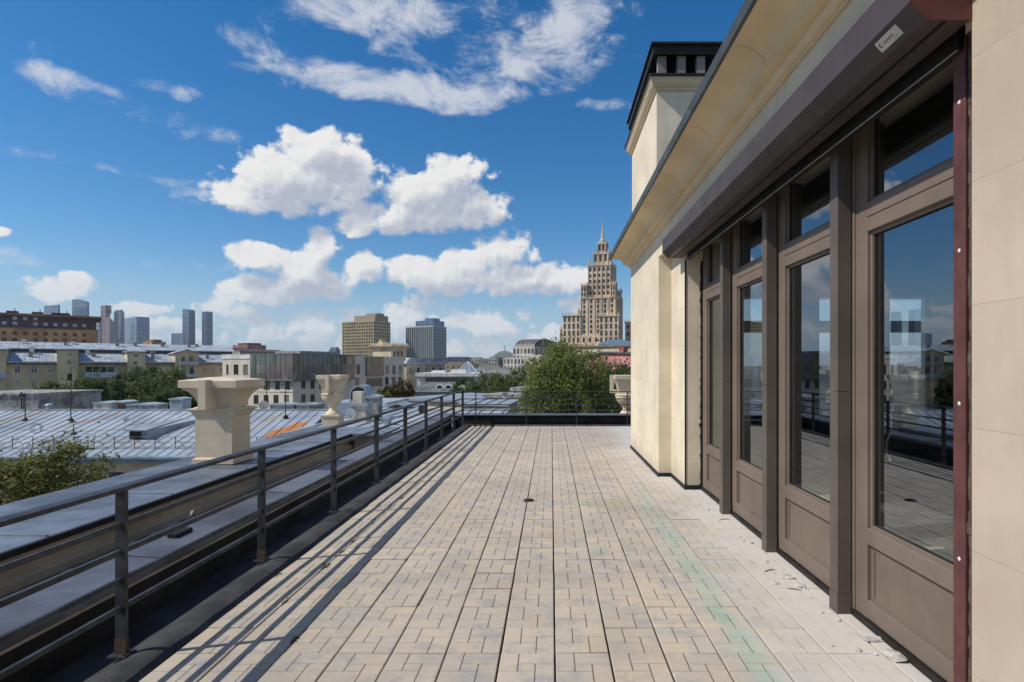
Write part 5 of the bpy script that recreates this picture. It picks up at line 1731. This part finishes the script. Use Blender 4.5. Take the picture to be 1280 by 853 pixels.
rb_ = Bld('round_roof_office', 'grey stone office with dark barrel roof on the skyline centre right', 'office', at(641, 0, 330), at(668, 0, 322), 26)
rh = zat(433, 326) - GZ
rb_.grid('front', [rb_.W * (k + .5) / 6 for k in range(6)], [rh - 4.3, rh - 8.4, rh - 13, rh - 17.5], 1.4, 2.8)
rb_.grid('right', [26 * (k + .5) / 6 for k in range(6)], [rh - 4.3, rh - 8.4], 1.4, 2.8)
rb_.finish(rh, mat('grey_stone', (.45, .42, .38), .9, 0, .1, .2), depth=.5)
arcp = [(rb_.D * .5 + rb_.D * .46 * math.cos(a), rh + .01 + 4.4 * math.sin(a)) for a in [math.pi * i / 10 for i in range(11)]]
rb_.p(MB().prism(arcp, 0, .6, rb_.W - .6), 'barrel_roof', mat('dark_barrel', (.10, .095, .10), .5, .2))
rs = MB()
for k in range(5): rs.prism([(rb_.D * .5 + rb_.D * .465 * math.cos(a), rh + .06 + 4.5 * math.sin(a)) for a in [math.pi * i / 10 for i in range(11)]], 0, .6 + (rb_.W - 1.6) * k / 4, .9 + (rb_.W - 1.6) * k / 4)
rb_.p(rs, 'roof_rib', MATS['grey_stone'])
lw = Bld('colonnade_block', 'pale lower block with window grid left of the barrel roofed office', 'building', at(629, 0, 318), at(660, 0, 312), 20)
lh = zat(447, 315) - GZ
lw.grid('front', [lw.W * (k + .5) / 7 for k in range(7)], [lh - 3.6, lh - 7.4], 1.1, 2.5)
lw.finish(lh, mat('pale_stone', (.54, .50, .44), .9, 0, .1, .2), depth=.5)
cs = Bld('cream_side_house', 'plain cream house right of the pale window grid block', 'house', at(657, 0, 240), at(677, 0, 236), 14)
cs.finish(zat(444, 238) - GZ, mat('cream_bright', (.62, .55, .43), .9, 0, .1, .2))
# low white pavilion with flat fascia
wp = Bld('white_pavilion', 'long low white pavilion with flat fascia and shaded glazing', 'pavilion', at(521, 0, 165), at(600, 0, 165), 14)
wh_ = zat(466.5, 165) - GZ
u0, za = wp.uv('front', 531, 472); u1, zb = wp.uv('front', 592, 490)
wp.r['front'].append((u0, u1, zb, za, 'pane'))
wp.finish(wh_ - 1.0, M_white, depth=2.2)
wp.p(MB().box(-.4, wp.W + .4, -.6, 14.4, wh_ - .99, wh_), 'roof', mat('white_fascia', (.78, .77, .74), .7))
u2, _ = wp.uv('front', 562, 466)
wp.p(MB().box(u2, u2 + 4.4, 2, 8, wh_ + .003, wh_ + 1.0).box(3, 7, 6, 9, wh_ + .003, wh_ + .7), 'roof_plant', M_white)
pyr = thing('glass_pyramid', 'small grey glass pyramid roof behind the white pavilion', 'skylight', (*at(585, 0, 215)[:2], zat(466, 215)))
MB().loft([[(-4.2, -4, 0), (4.2, -4, 0), (4.2, 4, 0), (-4.2, 4, 0)], [(-.1, -.1, 4.2), (.1, -.1, 4.2), (.1, .1, 4.2), (-.1, .1, 4.2)]]).build('glazing', TW_GREY, pyr)
MB().tube([(-4.2, -4.02, 0), (0, -.1, 4.25)], .12, 4).tube([(4.2, -4.02, 0), (0, -.1, 4.25)], .12, 4).tube([(-1.4, -4.02, 0), (0, -.1, 4.2)], .08, 4).tube([(1.4, -4.02, 0), (0, -.1, 4.2)], .08, 4).build('frame', M_white, pyr)
MB().box(-9, 9, -5, 6, GZ - pyr.location.z, -.01).build('base', M_stackb, pyr)
for px_, nm in ((560.5, 'white arched dormer right of the bare tree below the pavilion'), (549.5, 'white half hidden arch left of the bare tree below the pavilion')):
    t = thing('arched_window', nm, 'dormer', (*at(px_, 0, 120)[:2], zat(485.5, 120)))
    for r0, r1, m_, y_ in ((.95, .6, M_white, 0), (.58, .0, MATS['opening_dark'], .1)):
        arc = [(r0 * math.cos(a), r0 * math.sin(a)) for a in [math.pi * i / 10 for i in range(11)]]
        if r1: arc += [(r1 * math.cos(a), r1 * math.sin(a)) for a in [math.pi * i / 10 for i in range(10, -1, -1)]]
        MB().prism(arc, 1, y_, y_ + .4).build('arch' if r1 else 'opening', m_, t)
av = Bld('grey_shed', 'low grey roofed shed below the white pavilion', 'shed', at(515, 0, 122), at(590, 0, 122), 16)
av.finish(zat(490, 122) - GZ, M_stackb)
av.p(sloped_roof(MB(), -.3, av.W + .3, -.4, zat(490, 122) - GZ, 12, zat(478, 132) - GZ, seam=1.5), 'roof', mat('shed_roof', (.16, .18, .165), .7, .1, .2, .3))

# ------------------------------------------------------------------ skyline fillers: houses on the horizon
rnd = random.Random(77)
sky_h = [
    ('far_slab', 'dark blue grey slab low on the horizon right of the fin clad office', 557, 588, 447, 1100, (.10, .12, .15)),
    ('far_house', 'tan houses strip on the horizon under the dark slab', 556, 592, 455, 420, (.40, .33, .22)),
    ('far_house', 'cream block on the horizon left of the green copper hill house', 589, 602, 448.5, 620, (.52, .46, .36)),
    ('far_house', 'grey house with dark roof on the horizon centre', 603, 611, 450, 560, (.40, .38, .35)),
    ('far_house', 'pale house on the horizon next to the hill house', 611, 621, 447.5, 560, (.56, .53, .48)),
    ('far_house', 'low bright block in front of the horizon houses', 596, 626, 460, 330, (.52, .48, .42)),
    ('far_house', 'white roofed house right of the glass pyramid', 601, 640, 463.5, 260, (.62, .60, .56)),
    ('far_house', 'low brown house right of the lone slab tower', 266, 292, 436.5, 500, (.36, .25, .17)),
    ('far_house', 'grey house on the skyline between office roof and beige hotel', 366, 412, 442, 560, (.33, .33, .33)),
]
for nm, lb, a, b, py_, d, col in sky_h:
    x = Bld(nm, lb, 'house' if nm == 'far_house' else 'building', at(a, 0, d), at(b, 0, d), 30)
    hh = zat(py_, d) - GZ
    n = max(3, int(x.W / 4))
    x.grid('front', [x.W * (k + .5) / n for k in range(n)], [hh - 3.6, hh - 7.2], min(1.4, x.W / n * .5), 1.8)
    x.finish(hh, mat('skyline_' + lb[:14].replace(' ', '_'), col, .9, 0, .12, .1), depth=.4)
    x.p(MB().box(x.W * .1, x.W * .9, 3, 20, hh + .004, hh + 1.4), 'roof', M_stackb)
hs_ = thing('hill_house', 'green grey domed house with flagpole on the centre horizon', 'building', (*at(631, 0, 600)[:2], GZ))
zz = zat(447, 600) - GZ
MB().loft([[(-a, -a, z), (a, -a, z), (a, a, z), (-a, a, z)] for a, z in ((13, 0), (13, zz), (12, zz + .1), (9, zz + 3.5), (5, zz + 6), (2, zz + 7))]).build('body', mat('copper_green', (.14, .18, .17), .7), hs_)
MB().tube([(0, 0, zz + 7), (0, 0, zz + 13)], .3, 5).build('flagpole', M_dark, hs_)

fm = []; ff = []      # the countless far roofs that read as one band
rnd = random.Random(5)
mbf = MB()
for k in range(520):
    az = rnd.uniform(-1.15, 1.15); dd = rnd.uniform(600, 2600)
    x, y = math.sin(az) * dd, math.cos(az) * dd
    w = rnd.uniform(12, 45); h = zat(0, 1) * 0 + rnd.uniform(10, 20) + (dd - 600) / 2000 * rnd.uniform(0, 10)
    mbf.box(x - w, x + w, y, y + rnd.uniform(14, 30), GZ, GZ + h)
tag(mbf.build('far_city', mat('far_city', (.36, .33, .29), .95, 0, .45, .012, col2=(.16, .16, .16))), 'band of countless distant houses along the horizon', 'city', kind='stuff')


# ------------------------------------------------------------------ trees
def tree(name, label, x, y, z0, ztop, rad, m, n_clump, per, leaf, seed, zc0=None, group=None, squash=1.0, lobes=None):
    r_ = np.random.default_rng(seed)
    t = thing(name, label, 'tree', (x, y, z0), 0, group)
    H = ztop - z0
    zc = (zc0 - z0) if zc0 is not None else H * .35
    tb = MB()
    tb.tube([(0, 0, 0), (.1, 0, zc * .5), (0, .1, zc), (.1, 0, zc + (H - zc) * .5)], [.30, .24, .2, .08], 7)
    pyr_ = random.Random(seed)
    for k in range(9):
        a = k * 2.4; zz_ = zc * .85 + (H - zc) * .07 * k
        q_ = (rad * .7 * math.cos(a), rad * .7 * math.sin(a), zz_ + (H - zc) * .3)
        tb.tube([(0, 0, zz_), (q_[0] * .45, q_[1] * .45, zz_ + (H - zc) * .1), q_], [.11, .07, .025], 5)
    tb.build('trunk', M_bark, t)
    lobes = lobes or [(0, 0, .5, 1.0, .5), (-.45, .1, .35, .6, .35), (.5, -.1, .38, .55, .35), (.1, .3, .78, .5, .25), (-.2, -.3, .62, .5, .3)]
    cl = []
    while len(cl) < n_clump:
        lx, ly, lz, lr, lh = lobes[r_.integers(len(lobes))]
        v = r_.normal(size=3); v /= np.linalg.norm(v)
        k = r_.uniform(.25, 1.0) ** .5 * (1.0 if r_.random() < .8 else r_.uniform(1.0, 1.16))
        p = np.array([lx * rad + v[0] * lr * rad * k, ly * rad + v[1] * lr * rad * k, zc + (H - zc) * (lz + v[2] * lh * k)])
        if p[2] < zc * .7 or p[2] > H * 1.0 + .02: continue
        cl.append(p)
    cl = np.array(cl)
    cr = np.repeat(rad * r_.uniform(.07, .20, n_clump) , per)[:, None]
    N = n_clump * per
    c = np.repeat(cl, per, 0)
    stretch = np.repeat(np.stack([r_.uniform(.35, .8, n_clump), r_.uniform(.35, .8, n_clump), r_.uniform(.35, .95, n_clump)], 1), per, 0)
    off = r_.normal(size=(N, 3)) * cr * stretch
    p = c + off
    ctr = np.array([0, 0, zc + (H - zc) * .4])
    nrm = c - ctr; nrm /= np.linalg.norm(nrm, axis=1)[:, None] + 1e-6
    o2 = off / (np.linalg.norm(off, axis=1)[:, None] + 1e-6)
    nrm = nrm * .45 + o2 * .45 + r_.normal(size=(N, 3)) * .55 + np.array([0, 0, .2]); nrm /= np.linalg.norm(nrm, axis=1)[:, None]
    a = r_.normal(size=(N, 3)); a -= (a * nrm).sum(1)[:, None] * nrm; a /= np.linalg.norm(a, axis=1)[:, None]
    b = np.cross(nrm, a)
    s = leaf * r_.uniform(.5, 1.3, (N, 1))
    v0 = p - a * s; v1 = p + b * s * .55; v2 = p + a * s; v3 = p - b * s * .55
    V = np.stack([v0, v1, v2, v3], 1).reshape(-1, 3)
    me = bpy.data.meshes.new('crown')
    me.vertices.add(len(V)); me.vertices.foreach_set('co', V.astype(np.float32).ravel())
    me.loops.add(N * 4); me.loops.foreach_set('vertex_index', np.arange(N * 4, dtype=np.int32))
    me.polygons.add(N); me.polygons.foreach_set('loop_start', np.arange(0, N * 4, 4, dtype=np.int32))
    me.update(calc_edges=True)
    me.materials.append(m)
    o = bpy.data.objects.new('crown', me); C.objects.link(o); o.parent = t
    return t


L_olive = leaf_mat('leaf_olive', (.155, .165, .04), (.24, .235, .07), (.105, .125, .03))
L_green = leaf_mat('leaf_green', (.15, .185, .045), (.23, .25, .07), (.105, .14, .035))
L_dark = leaf_mat('leaf_dark', (.065, .10, .032), (.11, .15, .05), (.045, .075, .024))
L_deep = leaf_mat('leaf_deep', (.10, .135, .036), (.15, .18, .055), (.06, .095, .027))
L_autumn = leaf_mat('leaf_autumn', (.13, .10, .03), (.17, .12, .04), (.08, .08, .025))

p = at(48, 0, 23)
tree('courtyard_tree', 'olive green tree in the courtyard below the tin roof at left', p.x, 23.0, GZ, zat(560, 23), 2.95, L_olive, 300, 90, .09, 1, zc0=zat(760, 23))
p = at(-30, 0, 22)
tree('courtyard_tree', 'olive tree mostly outside the left edge of the picture', p.x, 22.0, GZ, zat(585, 22), 2.2, L_olive, 170, 85, .09, 2, zc0=zat(760, 22))
p = at(712, 0, 29)
tree('linden_tree', 'large light green tree behind the end railing below the stone tower', p.x, 29, GZ, zat(428, 29), 3.1, L_green, 520, 105, .068, 3, zc0=zat(600, 29), lobes=[(0, 0, .45, .98, .5), (-.55, .1, .3, .55, .35), (.6, -.1, .36, .55, .33), (-.15, .2, .80, .34, .22), (.15, -.3, .68, .5, .3), (-.35, -.2, .60, .42, .28)])
p = at(763, 0, 34)
tree('linden_tree', 'darker green tree low behind the cream urn', p.x, 34, GZ, zat(456, 34), 2.9, L_deep, 260, 100, .08, 4, zc0=zat(580, 34))
for k, (px_, d, py_, rad, lm, nm) in enumerate((
        (84, 66, 473, 3.6, L_deep, 'bushy mid green tree left in the row before the yellow house'),
        (103, 62, 477, 3.0, L_dark, 'dark green tree left of centre in the row before the yellow house'),
        (60, 60, 488, 1.9, L_green, 'small bright green tree at the left end of the row'),
        (150, 70, 462, 3.9, L_dark, 'tall dark tree in the middle of the row before the yellow house'),
        (177, 74, 456, 4.2, L_dark, 'tallest dark tree of the row before the yellow house'),
        (205, 68, 465, 4.2, L_deep, 'broad mid green tree right in the row before the yellow house'),
        (225, 64, 480, 2.8, L_dark, 'dark tree at the right end of the row beside the square urn'))):
    p = at(px_, 0, d)
    tree('yard_tree', nm, p.x, d, GZ, zat(py_, d), rad, lm, 140, 70, .16, 30 + k, zc0=zat(545, d))
for k, (px_, d, py_, rad, lm, nm) in enumerate((
        (605, 105, 466, 4.6, L_dark, 'dark green tree below the horizon left of centre'),
        (622, 100, 464, 4.4, L_deep, 'mid green tree below the horizon houses'),
        (640, 96, 462, 4.2, L_deep, 'green tree merging with the large tree from behind'),
        (592, 90, 479, 2.6, L_deep, 'small green tree at the right end of the white pavilion'),
        (487, 84, 480, 2.6, L_autumn, 'reddish brown tree beside the office wall'),
        (503, 86, 477, 2.8, L_autumn, 'yellow brown tree at the right corner of the office'),
        (478, 80, 489, 1.6, L_green, 'small yellow green bush behind the lean to roof'),
        (574, 100, 474, 2.0, L_dark, 'dark bare topped tree in front of the white pavilion'),
        (668, 110, 448, 4.6, L_deep, 'green tree behind the large tree below the cream house'),
        (775, 60, 458, 3.6, L_dark, 'dark hedge like tree under the pink wall'))):
    p = at(px_, 0, d)
    tree('street_tree', nm, p.x, d, GZ, zat(py_, d), rad, lm, 110, 60, .19, 60 + k, zc0=zat(py_ + 60, d))

# ------------------------------------------------------------------ air between the terrace and the far city
hz = MB().box(-3050, 3050, -3050, 3050, GZ - 1, 330).build('haze', bpy.data.materials.new('haze'))
tag(hz, kind='stuff')
hm = hz.data.materials[0]; hm.use_nodes = True
hq = NT(hm.node_tree); hm.node_tree.nodes.clear()
ho = hq.n('ShaderNodeOutputMaterial'); hv = hq.n('ShaderNodeVolumePrincipled')
hv.inputs['Color'].default_value = (.80, .88, 1, 1)
hv.inputs['Density'].default_value = 0.00009
hv.inputs['Anisotropy'].default_value = .1
hq.put(ho.inputs['Volume'], hv.outputs[0])

# ------------------------------------------------------------------ last small things
cb_ = MB().tube([(2.075, 3.46, 1.17), (2.06, 3.475, 1.12), (2.055, 3.47, 1.06), (2.07, 3.45, 1.0)], .006, 6).build('hanging_cable', M_white)
tag(cb_, 'thin white cable end curling inside the nearest glazed door', 'cable')
for z in (.32, 1.05, 1.95, 2.75):
    part(MB().add([(FX - .0125, 3.62 + .008 * math.cos(a), z + .008 * math.sin(a)) for a in [i * math.pi / 4 for i in range(8)]] + [(FX - .016, 3.62, z)], [(i, (i + 1) % 8, 8) for i in range(8)]), 'screw_cap', M_dark)
for nm, a_, b_, sag in (('thin sagging wire from the left edge to the dormer on the tin roof', (-20, 531, 31.6), (158, 536, 31.7), .25), ('thin sagging wire between the dormer and the square urn', (165, 527, 33.0), (262, 531, 33.4), .2)):
    p0, p1 = at(*a_), at(*b_)
    o = MB().tube([tuple(p0.lerp(p1, k / 8) - Vector((0, 0, sag * 4 * (k / 8) * (1 - k / 8)))) for k in range(9)], .011, 4).build('roof_wire', M_dark)
    tag(o, nm, 'wire')
wr = MB(); 
for k in range(3):
    wr.tube([(.30 * math.cos(t) * (1 - k * .06), .1 * k, .28 * math.sin(t) * (1 - k * .06) + .28) for t in [i * math.pi / 7 for i in range(15)]], .012, 4)
o = wr.build('wire_coil', M_dark); o.location = at(44, 540, 31.3) - Vector((0, 0, .1))
tag(o, 'loose coil of dark wire lying on the tin roof at left', 'wire')

rc = random.Random(91)
for k in range(26):
    yy = rc.uniform(2.75, 6.9); xx = 1.80 - abs(rc.gauss(0, .10)) if rc.random() < .75 else rc.uniform(1.2, 1.8)
    q_ = rc.uniform(.005, .013)
    chunk('mortar_crumb', 'tiny grey mortar crumb scattered on the pale tiles along the glazed doors', 'debris', (xx, yy, .001), (q_, q_ * 1.2, q_ * .8), M_mortar, 'mortar crumbs along the doors', seed=200 + k)
